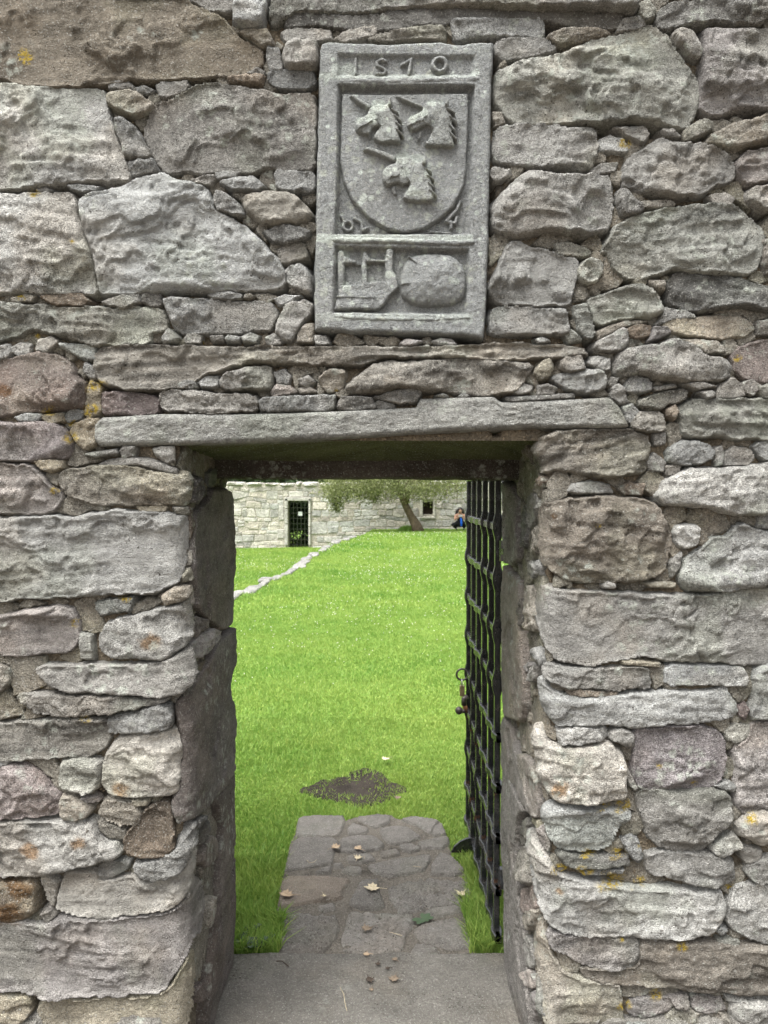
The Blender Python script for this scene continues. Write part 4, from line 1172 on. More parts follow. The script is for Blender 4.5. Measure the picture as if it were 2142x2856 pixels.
# threshold slab
thr = rough_block("threshold", (-0.66, -0.16, -0.13), (0.56, TH, 0.004), (110, 66, 8), 0.006, 31, M_FLAG, WALL, (.20, .187, .165, .1), 0.015)

# ------------------------------------------------------------------ carved panel
PLQ = tag(add("carved_panel", None), "grey carved stone panel with shield of three unicorn heads, set above the doorway", "carving")
PB = 0.018                                  # panel face stands this far out of the wall plane
def P_(s): return np.array([on_wall(a, b, -PB) for a, b in tpx('P', parse(s))])
slab_poly = P_("80,200 90,150 150,132 350,142 600,147 900,130 1060,150 1100,140 1265,140 1260,400 1245,1000 1235,1500 1215,2000 1205,2130 1195,2165 1060,2145 850,2140 300,2125 45,2110 40,1900 60,1000")
top_pan = P_("205,225 1140,232 1140,368 205,372")
mid_pan = P_("205,432 1138,440 1128,1000 1112,1452 182,1452 200,1000")
bot_pan = P_("185,1540 1100,1565 1092,2005 168,1992")
c = slab_poly.mean(0)
lo = slab_poly.min(0) - .02; hi = slab_poly.max(0) + .02
def grid(lo, hi, cell):
    nu = int((hi[0] - lo[0]) / cell) + 1; nv_ = int((hi[1] - lo[1]) / cell) + 1
    return np.meshgrid(np.linspace(lo[0], hi[0], nu), np.linspace(lo[1], hi[1], nv_), indexing='ij')
def hf_mesh(U, V, H, keep):
    P = np.stack([U, -H, V], -1).reshape(-1, 3)
    nu, nv_ = U.shape
    idx = np.arange(nu * nv_).reshape(nu, nv_)
    q = keep[:-1, :-1] | keep[1:, :-1] | keep[1:, 1:] | keep[:-1, 1:]
    F = np.stack([idx[:-1, :-1], idx[1:, :-1], idx[1:, 1:], idx[:-1, 1:]], -1)[q]
    used = np.unique(F); mp = np.full(nu * nv_, -1); mp[used] = np.arange(len(used))
    return P[used], mp[F]
def slab_relief(U, V):
    n = 0.0020 * fbm(U * 30, V * 30, 7, 3)
    h = PB + 0.0035 * fbm(U * 7, V * 7, 3, 3) + 0.0014 * fbm(U * 60, V * 60, 5, 3)
    for pl, dep in ((top_pan, 0.010), (mid_pan, 0.024), (bot_pan, 0.020)):
        s = poly_sd(U, V, pl) + n
        h = h - dep * sstep(-0.004, 0.008, s)
    # worn ridges between the panels
    return h
U, V = grid(lo, hi, 0.0026)
s = poly_sd(U, V, slab_poly) + 0.003 * fbm(U * 25, V * 25, 9, 3)
H = slab_relief(U, V) - 0.010 * (1 - np.sqrt(np.clip(1 - (1 - np.clip(s / .010, 0, 1)) ** 2, 0, 1)))
H = np.where(s < 0, PB - 0.012 + s * 6, H); H = np.maximum(H, -0.08)
Vp, Fp = hf_mesh(U, V, H, s > -0.012)
PCOL = (.29, .298, .292, .05)
centred("slab", Vp, Fp, M_PLAQUE, PLQ, PCOL)
def carve(name, sdf, lo, hi, height, rnd, base_dep, cell=0.0022, rough=0.0016, dome=0.0, label=None, color=PCOL, parent=None):
    """raised relief; sdf(U, V) positive inside, height in metres above its ground, ground = panel bottom"""
    U, V = grid(np.array(lo) - .01, np.array(hi) + .01, cell)
    s = sdf(U, V) + 0.0012 * fbm(U * 45, V * 45, 19, 3)
    t = np.clip(s / rnd, 0, 1)
    e = np.sqrt(np.clip(1 - (1 - t) ** 2, 0, 1))
    g = PB - base_dep + 0.0035 * fbm(U * 7, V * 7, 3, 3)
    H = g + height * e + dome * np.clip(s / 0.05, 0, 1) ** .5 + rough * fbm(U * 60, V * 60, 23, 4) + rough * fbm(U * 22, V * 22, 27, 3) * e
    H = np.where(s < 0, np.minimum(H, g) + s * 3, H)
    Vc, Fc = hf_mesh(U, V, H, s > -0.006)
    o = centred(name, Vc, Fc, M_PLAQUE, parent or PLQ, color)
    if label: o["label"] = label
    return o
def from_poly(s, it=1):
    pl = chaikin(P_(s), it, .2)
    return (lambda U, V: poly_sd(U, V, pl)), pl.min(0), pl.max(0)
def from_lines(lines, w):
    L = [P_(s) for s in lines]
    A = np.concatenate(L)
    return (lambda U, V: np.max([line_sd(U, V, l, w) for l in L], axis=0)), A.min(0) - w, A.max(0) + w
def union(*fs):
    return (lambda U, V: np.max([f[0](U, V) for f in fs], axis=0)), np.min([f[1] for f in fs], axis=0), np.max([f[2] for f in fs], axis=0)
def minus(f, g):
    return (lambda U, V: np.minimum(f[0](U, V), -g[0](U, V))), f[1], f[2]
def ring(cx, cy, ro, ri):
    c0 = P_(f"{cx},{cy}")[0]; k = .407 * WD / FPX
    return (lambda U, V: np.minimum(ro * k - np.hypot(U - c0[0], V - c0[1]), np.hypot(U - c0[0], V - c0[1]) - ri * k)), c0 - ro * k, c0 + ro * k
shield = from_poly("228,478 1102,478 1102,700 1088,1000 1070,1120 1000,1260 900,1350 780,1420 650,1445 520,1410 400,1330 300,1220 240,1090 215,950 220,700", 0)
SH = carve("shield", *shield, 0.0165, 0.006, 0.024, cell=0.0028)
SB = 0.009                                   # depth of the shield face below the panel face
HEADS = [
 ("418,592 450,572 490,562 530,572 548,535 572,555 562,600 600,640 625,700 622,760 640,842 560,832 490,840 442,805 458,762 492,722 440,732 425,782 395,782 330,757 318,715 340,668 398,642", "275,508 312,505 435,572 424,608 332,556", "405,760 430,770 432,806 412,800", "465,675"),
 ("778,594 800,562 860,552 900,560 922,580 945,545 962,566 948,602 992,650 985,760 1010,866 900,858 788,850 830,792 852,745 818,714 775,732 738,752 700,746 674,712 684,665 740,636 782,618", "588,502 640,518 782,574 790,606 640,546", "755,748 782,755 775,800 735,832 750,790", "800,665"),
 ("598,944 640,934 690,924 760,968 788,938 808,945 800,1000 832,1050 850,1110 872,1236 760,1240 632,1226 680,1150 694,1108 650,1130 610,1106 572,1122 540,1140 508,1105 498,1040 540,990 598,972", "372,882 412,860 560,908 604,930 594,972 500,932", "572,1128 600,1128 598,1158 614,1180 592,1194 568,1160", "640,1010")]
DETAIL = {'418': [("ear", "540,580 550,528 578,556 566,606", 0, .027), ("mane", "572,610 612,640|590,650 632,690|600,700 640,740|604,750 646,790", .0034, .0235), ("jaw", "345,745 400,715 440,690|470,640 480,700 492,722", .0022, .0265)],
          '778': [("ear", "926,590 940,540 966,560 956,612", 0, .027), ("mane", "950,610 1000,640|965,660 1010,700|960,710 1000,760|968,770 1012,815", .0034, .0235), ("jaw", "690,725 740,700 790,690|825,630 830,690 852,742", .0022, .0265)],
          '598': [("ear", "770,990 786,932 812,942 806,1004", 0, .027), ("mane", "800,1015 840,1040|812,1060 856,1090|818,1110 862,1150|828,1160 874,1200", .0034, .0235), ("jaw", "520,1110 570,1075 620,1070|660,1010 670,1070 694,1105", .0022, .0265)]}
HCOL = (.32, .33, .315, .05)
for hp, horn, beard, eye in HEADS:
    f = from_poly(hp)
    o = carve("unicorn_head", *f, 0.015, 0.0042, SB, rough=0.0022, dome=0.005, color=HCOL)
    carve("horn", *from_poly(horn, 0), 0.015, 0.0045, SB, parent=o, color=HCOL)
    for e_ in DETAIL[hp[:3]]:
        carve(e_[0], *(from_poly(e_[1]) if e_[0] == "ear" else from_lines(e_[1].split('|'), e_[2])), e_[3], 0.003, SB, parent=o, color=HCOL, cell=.0018)
    carve("beard", *from_poly(beard), 0.010, 0.005, SB, parent=o)
    ex = P_(eye)[0]
    carve("eye", *ring(*[float(v) for v in eye.split(',')], 17, -5), 0.022, 0.005, SB, parent=o, cell=.0016)
carve("numeral", *from_lines(["325,245 322,355"], .0042), 0.0085, 0.004, 0.010, label="worn numeral one of the carved date")
carve("numeral", *from_lines(["532,262 500,250 470,266 472,292 515,312 532,332 512,350 468,346"], .0048), 0.0085, 0.0045, 0.010, label="S-shaped numeral five of the carved date")
carve("numeral", *from_lines(["640,292 708,248", "706,248 690,352"], .0050), 0.009, 0.0045, 0.010, label="numeral one of the carved date")
carve("numeral", *ring(901, 292, 62, 27), 0.0115, 0.006, 0.010, label="round numeral nought of the carved date")
carve("letter", *union(ring(270, 1385, 44, 17), from_lines(["222,1312 240,1345 244,1372"], .0045), from_lines(["312,1332 362,1362 372,1418 402,1400"], .0050)), 0.013, 0.005, 0.024, label="curled carved character left below the shield")
carve("letter", *union(from_lines(["1046,1222 1020,1280 948,1352 1012,1372 1022,1330", "980,1358 985,1400"], .0055), from_lines(["840,1425 985,1440"], .0042)), 0.013, 0.005, 0.024, label="angular carved character right below the shield")
carve("moulding", *from_poly("160,1475 220,1468 400,1475 700,1482 1000,1492 1135,1490 1145,1520 1090,1542 850,1540 500,1522 250,1530 165,1515"), 0.012, 0.009, 0.006, rough=.0024)
carve("moulding", *from_poly("205,384 450,384 760,380 1000,378 1180,362 1190,400 1120,424 900,420 600,426 300,422 205,424"), 0.006, 0.010, 0.004, rough=.0022)
carve("moulding", *from_poly("168,2000 400,2010 800,2020 1110,2012 1115,2045 700,2058 300,2048 165,2030"), 0.006, 0.008, 0.004, rough=.0022)
castle = minus(from_poly("195,1570 215,1550 240,1560 255,1600 325,1628 330,1652 365,1650 370,1572 395,1565 430,1618 520,1622 530,1552 562,1540 588,1560 584,1700 612,1750 624,1820 560,1880 520,1940 482,1972 168,1975 200,1870", 0),
               union(from_poly("248,1658 360,1658 366,1790 250,1795", 0), from_poly("400,1650 520,1650 528,1770 410,1780", 0)))
cs = carve("castle_relief", *castle, 0.016, 0.006, 0.020, rough=.0024)
carve("wall_course", *from_lines(["200,1880 470,1890"], .0035), 0.019, 0.004, 0.020, parent=cs)
br = carve("barrel_relief", *from_poly("640,1700 672,1625 720,1592 850,1577 1000,1592 1075,1680 1090,1800 1068,1895 980,1938 800,1950 700,1928 640,1880 625,1790", 1), 0.008, 0.010, 0.020, rough=.0028, dome=.022)
carve("barrel_hoop", *from_lines(["690,1612 745,1660 768,1730 772,1790 640,1800"], .0040), 0.026, 0.004, 0.020, parent=br)
# ------------------------------------------------------------------ ground, lawn, path
KD = np.array([0, 11.6, 16.0, 21.5, 23.5, 25.5, 28.5, 34, 200]); KX = np.array([-2.5, -2.24, -1.82, -1.62, -1.15, -.7, -.5, -.45, -.45])
def ground_z(X, D):
    """lawn height at X and distance D from the camera"""
    X = np.asarray(X, float); D = np.asarray(D, float)
    kx = np.interp(D, KD, KX)
    right = -0.022 + 0.10 * sstep(14, 30, D) + 0.05 * vn(X * .25, D * .2, 5) * sstep(8, 20, D)
    left = -0.022 - 0.66 * sstep(6, 30, D) ** 0.9 + 0.05 * vn(X * .3, D * .2, 8) * sstep(8, 20, D)
    f = sstep(-0.22, 0.0, X - kx)
    return left * (1 - f) + right * f
def lawn_grid():
    d = np.concatenate([np.arange(WD + TH - 0.01, 6, .12), np.arange(6, 36, .25), np.array([36, 40, 50, 70, 120, 200.])])
    x = np.concatenate([np.array([-150, -60, -25, -14]), np.arange(-9, 9.01, .12), np.array([14, 25, 60, 150.])])
    X, D = np.meshgrid(x, d, indexing='ij')
    Z = ground_z(X, D)
    P = np.stack([X, D - WD, Z], -1).reshape(-1, 3)
    idx = np.arange(X.size).reshape(X.shape)
    F = np.stack([idx[:-1, :-1], idx[1:, :-1], idx[1:, 1:], idx[:-1, 1:]], -1).reshape(-1, 4)
    return P, F
P, F = lawn_grid()
tag(add("lawn", mesh_np("lawn", P, F), M_LAWN), kind="structure")
g = MB(); g.poly([(-150, -150, -.11), (150, -150, -.11), (150, TH + .3, -.11), (-150, TH + .3, -.11)], [(0, 1, 2, 3)])
tag(g.build("ground", M_GRAVEL), kind="structure")

# bare soil hollow in the lawn beyond the path
soil_px = tpx('G', parse("480,205 540,175 620,150 700,140 760,105 820,98 890,98 930,140 1010,180 1025,205 990,235 900,268 860,292 800,298 730,280 590,262 520,232"))
soil = np.array([on_ground(a, b, -.02) for a, b in soil_px])
sp = chaikin(soil, 1)
lo = sp.min(0) - .03; hi = sp.max(0) + .03
U, V = grid(lo, hi, .012)
s = poly_sd(U, V, sp) + .05 * fbm(U * 9, V * 9, 3, 4)
Z = -0.014 - .004 * sstep(0, .10, s) + .007 * fbm(U * 16, V * 16, 9, 4) + .004 * fbm(U * 60, V * 60, 4, 2)
Z = np.where(s < 0, Z + s * .7, Z)
idx = np.arange(U.size).reshape(U.shape)
keep = s > -.02
q = keep[:-1, :-1] | keep[1:, 1:]
F = np.stack([idx[:-1, :-1], idx[1:, :-1], idx[1:, 1:], idx[:-1, 1:]], -1)[q]
tag(add("soil_patch", mesh_np("soil_patch", np.stack([U, V, Z], -1).reshape(-1, 3), F), M_SOIL), kind="structure")

# stone path
path_px = tpx('G', parse("340,1135 345,870 385,640 440,440 470,340 700,335 720,362 780,345 960,330 1000,355 1240,360 1270,440 1300,560 1400,680 1400,860 1440,1060 1450,1135"))
path_poly = np.array([on_ground(a, b) for a, b in path_px]); path_poly[0, 1] = path_poly[-1, 1] = TH - .004
lo = path_poly.min(0) - .03; hi = path_poly.max(0) + .03
U, V = grid(lo, hi, .011)
s = poly_sd(U, V, path_poly) + .012 * fbm(U * 12, V * 12, 5, 3)
Z = -0.0065 + .003 * fbm(U * 9, V * 9, 5, 3) + .004 * fbm(U * 70, V * 70, 6, 3)
Z = np.where(s < 0, Z + s * 2, Z)
keep = (s > -.012) & (V > TH - .01)
q = keep[:-1, :-1] & keep[1:, 1:]
idx = np.arange(U.size).reshape(U.shape)
F = np.stack([idx[:-1, :-1], idx[1:, :-1], idx[1:, 1:], idx[:-1, 1:]], -1)[q]
PATH = tag(add("path", mesh_np("path", np.stack([U, V, Z], -1).reshape(-1, 3), F), M_PATHM), kind="structure")
FLAGS = """460,360 490,345 700,340 715,370 690,440 660,455 445,455
435,480 480,460 640,460 680,480 650,570 650,600 500,630 385,640 400,560
730,410 760,380 840,410 850,430 800,440 735,445
780,350 900,335 970,345 950,385 880,405 800,375
905,410 1000,398 1060,405 1140,460 1060,490 970,500 920,460
1020,360 1100,345 1230,365 1190,440 1130,400
1200,400 1250,380 1270,440 1200,450
685,470 800,450 880,455 935,500 920,520 780,550 690,540
1010,505 1080,495 1140,520 1080,545 1030,530
1115,490 1280,450 1290,490 1250,525 1150,525
905,540 1000,525 1025,550 920,570
720,570 780,550 860,555 880,585 800,605 740,600
835,615 1000,580 1190,555 1180,600 1140,650 960,675 880,655
1190,610 1240,545 1310,570 1380,640 1320,670 1190,665
540,655 600,625 650,610 630,655
650,610 700,600 705,620 660,630
690,640 740,620 805,625 800,660 740,662
370,700 400,672 600,675 750,690 700,750 705,795 560,810 440,830 350,850
740,820 800,700 900,690 905,760 940,840 880,855 790,850
950,745 1000,715 1150,690 1400,700 1420,760 1350,820 1180,850 1020,880 960,800
560,840 650,825 670,850 600,860
350,890 480,880 660,890 690,960 640,1050 590,1095 370,1100 350,1000
740,870 900,880 1090,885 1100,930 1050,1000 1030,1080 800,1100 700,1080 700,1000
1140,890 1180,850 1330,835 1370,850 1300,880 1180,910
1090,980 1140,940 1330,900 1400,980 1430,1060 1300,1070 1150,1030
1070,1105 1110,1045 1200,1060 1250,1100 1150,1110"""
for k, ln in enumerate(FLAGS.splitlines()):
    pl = chaikin(np.array([on_ground(a, b, .004) for a, b in tpx('G', parse(ln))]), 1, .08)
    U, V = grid(pl.min(0) - .015, pl.max(0) + .015, .0075)
    s = poly_sd(U, V, pl) + .004 * fbm(U * 30, V * 30, 50 + k, 3)
    t = np.clip((s + .003) / .006, 0, 1)
    Z = -.006 + .011 * np.sqrt(1 - (1 - t) ** 2) + .003 * fbm(U * 8, V * 8, 60 + k, 3) + .0014 * fbm(U * 40, V * 40, 70 + k, 3)
    if k in (22, 19, 21):      # the two pitted stones
        Z = Z - .009 * sstep(.25, .55, vn(U * 60, V * 60, 81)) - .003 * sstep(.2, .6, vn(U * 30, V * 30, 83))
    Z = np.where(s < 0, np.minimum(Z, -.004) + s * 2, Z)
    keep = s > -.012
    q = keep[:-1, :-1] & keep[1:, 1:]
    idx = np.arange(U.size).reshape(U.shape)
    Fq = np.stack([idx[:-1, :-1], idx[1:, :-1], idx[1:, 1:], idx[:-1, 1:]], -1)[q]
    P = np.stack([U, V, Z], -1).reshape(-1, 3)
    used = np.unique(Fq); mp = np.full(len(P), -1); mp[used] = np.arange(len(used))
    rr = random.Random(k); j = rr.uniform(.88, 1.12); red = 1.10 if k == 17 else 1.0
    centred("flagstone", P[used], mp[Fq], M_FLAG, PATH, (.225 * j * red, .208 * j, .188 * j / red, .6 if k in (19, 21, 22) else .1))

# ------------------------------------------------------------------ grass
def blades(n, xr, dr, h, w, seed, lean=.5):
    r = np.random.default_rng(seed)
    # uniform over a wedge that follows the view through the door, with margins
    D = np.sqrt(r.uniform(dr[0] ** 2, dr[1] ** 2, n)); X = r.uniform(xr[0], xr[1], n) * D
    return X, D
GX, GD, GH, GW = [], [], [], []
def sow(n, a0, a1, d0, d1, h, w, seed):
    X, D = blades(n, (a0, a1), (d0, d1), h, w, seed)
    r = np.random.default_rng(seed + 1)
    Y = D - WD
    ok = (poly_sd(X, Y, path_poly) < -.002 + .035 * fbm(X * 14, Y * 14, 3, 3) * (D < 5)) & (Y > TH + .004)
    so = poly_sd(X, Y, sp) + .05 * fbm(X * 9, Y * 9, 3, 4)
    ok &= (so < r.uniform(-.03, .12, n)) | (r.random(n) < .02)
    hh = h * r.uniform(.45, 1.25, n) * (1 + .35 * fbm(X * 1.5, Y * 1.5, 2, 3))
    GX.append(X[ok]); GD.append(D[ok]); GH.append(hh[ok]); GW.append((w * r.uniform(.7, 1.3, n))[ok])
sow(105000, -.30, .26, 2.5, 5.2, .024, .0052, 1)
sow(120000, -.28, .24, 5.2, 10, .026, .0065, 3)
sow(110000, -.26, .20, 10, 19, .042, .012, 5)
sow(90000, -.26, .20, 19, 29.95, .055, .022, 7)
# taller unmown tufts against the wall, beside the path
def tuft(n, x0, x1, y0, y1, h, seed):
    r = np.random.default_rng(seed)
    X = r.uniform(x0, x1, n); Y = r.uniform(y0, y1, n)
    ok = (Y > TH + .004) & (poly_sd(X, Y, path_poly) < .025)
    GX.append(X[ok]); GD.append(Y[ok] + WD); GH.append((h * r.uniform(.4, 1.1, n))[ok]); GW.append((.0046 * r.uniform(.7, 1.2, n))[ok])
tuft(3800, -.62, -.36, TH, TH + .24, .075, 21)
tuft(2500, -.66, -.42, TH + .2, TH + .7, .055, 22)
tuft(4500, .30, .50, TH, TH + .30, .085, 23)
tuft(3000, .33, .52, TH + .3, TH + .8, .06, 24)
GX, GD, GH, GW = map(np.concatenate, (GX, GD, GH, GW))
n = len(GX)
r = np.random.default_rng(77)
th = r.uniform(0, 2 * np.pi, n); ln_ = GH * np.abs(r.normal(.45, .28, n)); az = r.uniform(0, 2 * np.pi, n) * .7 + 2 * np.pi * vn(GX * 6, GD * 6, 55)
bx, by = np.cos(th) * GW * .5, np.sin(th) * GW * .5
lx, ly = np.cos(az) * ln_, np.sin(az) * ln_
z0 = ground_z(GX, GD) - .004; Y = GD - WD
A = np.stack([GX - bx, Y - by, z0], -1); B = np.stack([GX + bx, Y + by, z0], -1)
Cc = np.stack([GX + bx * .75 + lx * .35, Y + by * .75 + ly * .35, z0 + GH * .6], -1); Dd = np.stack([GX - bx * .75 + lx * .35, Y - by * .75 + ly * .35, z0 + GH * .6], -1)
E = np.stack([GX + lx, Y + ly, z0 + GH * .95], -1); E2 = E + np.stack([bx * .2, by * .2, 0 * bx], -1)
V = np.stack([A, B, Cc, Dd, E, E2], 1).reshape(-1, 3)
b = np.arange(n)[:, None] * 6
F = np.concatenate([b + np.array([[0, 1, 2, 3]]), b + np.array([[3, 2, 5, 4]])])
me = mesh_np("grass", V, F)
at = me.attributes.new("rnd", 'FLOAT', 'POINT')
rv = np.clip(r.beta(1.3, 1.8, n) + .25 * fbm(GX * 2, GD * 2, 91, 3), 0, 1)
rv = rv + .22 * sstep(6.5, 3.2, GD) * (.5 + fbm(GX * 4, GD * 4, 92, 3))
rv = np.where(r.random(n) < .07, 1.5, rv)
at.data.foreach_set("value", np.repeat(rv, 6).astype(np.float32))
tag(add("grass", me, M_GRASS), "short green mown grass of the lawn", kind="stuff")

# white clover heads sprinkled over the lawn
r = np.random.default_rng(5)
n = 4200
D = r.uniform(6, 27, n); X = r.uniform(-.27, .21, n) * D
ok = fbm(X * .5, D * .35, 17, 3) > r.uniform(-.5, .5, n)
X, D = X[ok], D[ok]; n = len(X)
R = .003 + .00036 * D * r.uniform(.4, 1.3, n)
C0 = np.stack([X, D - WD, ground_z(X, D) + .03 + .001 * D], -1)
dirs = np.array([(1, 0, 0), (-1, 0, 0), (0, 1, 0), (0, -1, 0), (0, 0, 1), (0, 0, -1)], float)
V = (C0[:, None, :] + dirs[None] * R[:, None, None]).reshape(-1, 3)
tri = np.array([(0, 2, 4), (2, 1, 4), (1, 3, 4), (3, 0, 4), (2, 0, 5), (1, 2, 5), (3, 1, 5), (0, 3, 5)])
F = (np.arange(n)[:, None, None] * 6 + tri[None]).reshape(-1, 3)
M_CLOVER = simple_mat("clover_white", (.62, .62, .50), .8, .1, 0, .15, 5)
tag(add("clover_flowers", mesh_np("clover_flowers", V, F), M_CLOVER), "tiny white clover heads scattered over the lawn", kind="stuff")

# low line of edging stones
EDGE = tag(add("stone_edging", None), "low winding line of pale stones crossing the lawn towards the far wall", "edging")
def lump(name, c, sx, sy, sz, seed, mat, parent, color, n=9):
    b = MB(); b.ball((0, 0, 0), 1, 14, 10)
    V = np.array(b.V)
    V = np.sign(V) * np.abs(V) ** .62
    d = 1 + .16 * fbm(V[:, 0] * 1.6 + V[:, 2], V[:, 1] * 1.6 - V[:, 2] * .7, seed, 3)
    V = V * d[:, None] * np.array([sx, sy, sz])
    me = bpy.data.meshes.new(name); me.from_pydata([tuple(v) for v in V], [], b.F); me.update()
    return add(name, me, mat, parent, color, c)
rr = random.Random(4)
dcur = 11.0
while dcur < 24.5:
    x = float(np.interp(dcur, KD, KX)); dx = float(np.interp(dcur + .3, KD, KX)) - x
    L = rr.uniform(.25, .8)
    k = rr.uniform(.85, 1.12)
    big = 1.5 if 21 < dcur < 23.8 and rr.random() < .5 else 1.0
    o = lump("stone", (x + rr.uniform(-.08, .08), dcur - WD, float(ground_z(x, dcur)) + .005 * big), rr.uniform(.06, .13) * big, L * .68, rr.uniform(.03, .055) * big, int(dcur * 50), M_FAR, EDGE, (.22 * k, .215 * k, .20 * k, .2))
    dcur += L * .95 + (rr.uniform(.2, .6) if rr.random() < .08 else 0)
    if rr.random() < .35:
        lump("stone", (x - .25 + rr.uniform(-.1, .1), dcur - WD, float(ground_z(x - .25, dcur)) + .0), .12, .15, .05, int(dcur * 70), M_FAR, EDGE, (.28 * k, .265 * k, .24 * k, .2))

# ------------------------------------------------------------------ far garden wall
FD = 30.0; FY = FD - WD; FT = 0.7
FW = tag(add("garden_wall", None), "pale rubble garden wall at the far end of the lawn, with a doorway and small window", "wall")
def W_(s, y=FY): return np.array([on_wall(a, b, y) for a, b in tpx('W', parse(s))])
door = W_("357,213 481,213 481,492 357,492"); surr = W_("333,192 497,192 497,480 333,480")
win = W_("1178,218 1240,218 1240,294 1178,294"); wsurr = W_("1160,204 1256,204 1256,306 1160,306")
dx0, dx1, dz1 = door[0, 0], door[1, 0], door[0, 1]; wx0, wx1, wz1, wz0 = win[0, 0], win[1, 0], win[0, 1], win[2, 1]
FT_Z = 1.90
body = MB()
zb_ = -1.0
body.box((-14, FY + .03, zb_), (dx0, FY + FT, FT_Z)); body.box((dx1, FY + .03, zb_), (wx0, FY + FT, FT_Z))
body.box((wx1, FY + .03, zb_), (12, FY + FT, FT_Z)); body.box((dx0, FY + .032, dz1), (dx1, FY + FT, FT_Z - .002))
body.box((wx0, FY + .032, wz1), (wx1, FY + FT, FT_Z - .002)); body.box((wx0, FY + .032, zb_), (wx1, FY + FT, wz0))
body.build("mortar", M_FARMORTAR, FW)
def slab_stone(pl, y0, prot, seed):
    """bevelled irregular block, front face towards the camera"""
    r = random.Random(seed); c = pl.mean(0)
    n = len(pl)
    rows = [[(x, y0 + .05, z) for x, z in pl], [(x, y0 - prot * .4, z) for x, z in pl]]
    q = c + (pl - c) * (1 - .03 / max(.05, min(np.ptp(pl[:, 0]), np.ptp(pl[:, 1]))))
    tx, tz = r.uniform(-.05, .05), r.uniform(-.05, .05)
    rows.append([(x, y0 - prot + tx * (x - c[0]) + tz * (z - c[1]) + r.uniform(-.004, .004), z) for x, z in q])
    b = MB(); b.rings(rows); return b
rr = random.Random(17)
raw = rubble(-8.2, 5.6, -.85, FT_Z - .12, rr, .12, .34, .2, .75, .004)
for pl in raw: pl += np.stack([.05 * vn(pl[:, 0] * 2.1, pl[:, 1] * 2.1, 3), .07 * vn(pl[:, 0] * 1.3, pl[:, 1] * 2.3, 4)], -1)
blk = [(surr[0, 0] - .02, surr[1, 0] + .02, -1.2, surr[0, 1] + .02), (wsurr[0, 0], wsurr[1, 0], wsurr[2, 1], wsurr[0, 1])]
# big blocks flanking the door, from the photograph
bigs = [W_(s) for s in ("498,340 592,338 594,412 498,414", "300,240 332,240 332,330 300,332", "538,300 610,302 608,336 538,338", "112,336 180,340 176,384 112,380", "598,372 660,368 662,404 600,406", "290,385 332,385 332,440 292,440")]
keepers = []
for pl in raw:
    c = pl.mean(0); lo, hi = pl.min(0), pl.max(0)
    bad = False
    for a, b, z0, z1 in blk:
        if lo[0] < b and hi[0] > a and lo[1] < z1 and hi[1] > z0:
            # trim to the side if most of it is outside
            if c[0] < a and z0 < c[1] < z1: pl[:, 0] = np.minimum(pl[:, 0], a - .012)
            elif c[0] > b and z0 < c[1] < z1: pl[:, 0] = np.maximum(pl[:, 0], b + .012)
            elif c[1] > z1: pl[:, 1] = np.maximum(pl[:, 1], z1 + .012)
            else: bad = True
    for bg_ in bigs:
        a, b = bg_[:, 0].min(), bg_[:, 0].max(); z0, z1 = bg_[:, 1].min(), bg_[:, 1].max()
        if lo[0] < b and hi[0] > a and lo[1] < z1 and hi[1] > z0:
            if a - .1 < c[0] < b + .1 and z0 - .05 < c[1] < z1 + .05: bad = True
    if np.ptp(pl[:, 0]) < .05 or np.ptp(pl[:, 1]) < .04: bad = True
    if not bad: keepers.append(pl)
keepers += bigs
def vis(pl):
    c = pl.mean(0); area = np.ptp(pl[:, 0]) * np.ptp(pl[:, 1])
    return (0 if -6.6 < c[0] < 3.8 else 10) - area
keepers.sort(key=vis)
rest = MB()
for k, pl in enumerate(keepers):
    b = slab_stone(pl, FY + .03, rr.uniform(.010, .035), k)
    if k < 262:
        j = rr.uniform(.68, 1.05) * (.80 if pl[:, 0].mean() > -.3 else 1); w = rr.uniform(-.03, .06)  # right-hand stones darker: the tree's shade painted into their colour
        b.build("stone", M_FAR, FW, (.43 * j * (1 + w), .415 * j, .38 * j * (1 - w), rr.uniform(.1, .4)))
    else:
        rest.poly(b.V, b.F)
if rest.V: tag(rest.build("small_stones", M_FAR, FW, (.40, .375, .33, .2)), kind="stuff")
# uneven cope stones along the top
x = -8.2
while x < 5.4:
    w = rr.uniform(.22, .85)
    o = lump("cope_stone", (x + w / 2, FY + .30, FT_Z + rr.uniform(-.03, .02)), w * .52, .36, rr.uniform(.05, .12), int(x * 100) + 2000, M_FAR, FW, (.36, .345, .31, .2))
    x += w
# dressed door surround
for s, nm in (("335,197 357,197 357,260 335,260", "jamb_block"), ("335,262 357,262 357,352 335,352", "jamb_block"), ("335,354 357,354 357,482 335,482", "jamb_block"),
              ("481,197 495,197 495,290 481,290", "jamb_block"), ("481,292 495,292 495,370 481,370", "jamb_block"), ("481,372 495,372 495,482 481,482", "jamb_block"), ("333,190 497,190 497,212 333,212", "door_lintel")):
    pl = W_(s); b = MB(); b.box((pl[0, 0] + .004, FY - .06, pl[2, 1] + .004), (pl[1, 0] - .004, FY + .35, pl[0, 1] - .004), .015)
    b.build(nm, M_FAR, FW, (.40, .385, .35, .05))
for s in ("1160,206 1177,206 1177,304 1160,304", "1241,206 1254,206 1254,304 1241,304", "1160,190 1256,190 1256,204 1160,204", "1160,306 1256,306 1256,320 1160,320"):
    pl = W_(s); b = MB(); b.box((pl[0, 0] + .004, FY - .04, pl[2, 1] + .004), (pl[1, 0] - .004, FY + .35, pl[0, 1] - .004), .012)
    b.build("window_block", M_FAR, FW, (.36, .345, .30, .05))
lv = MB()
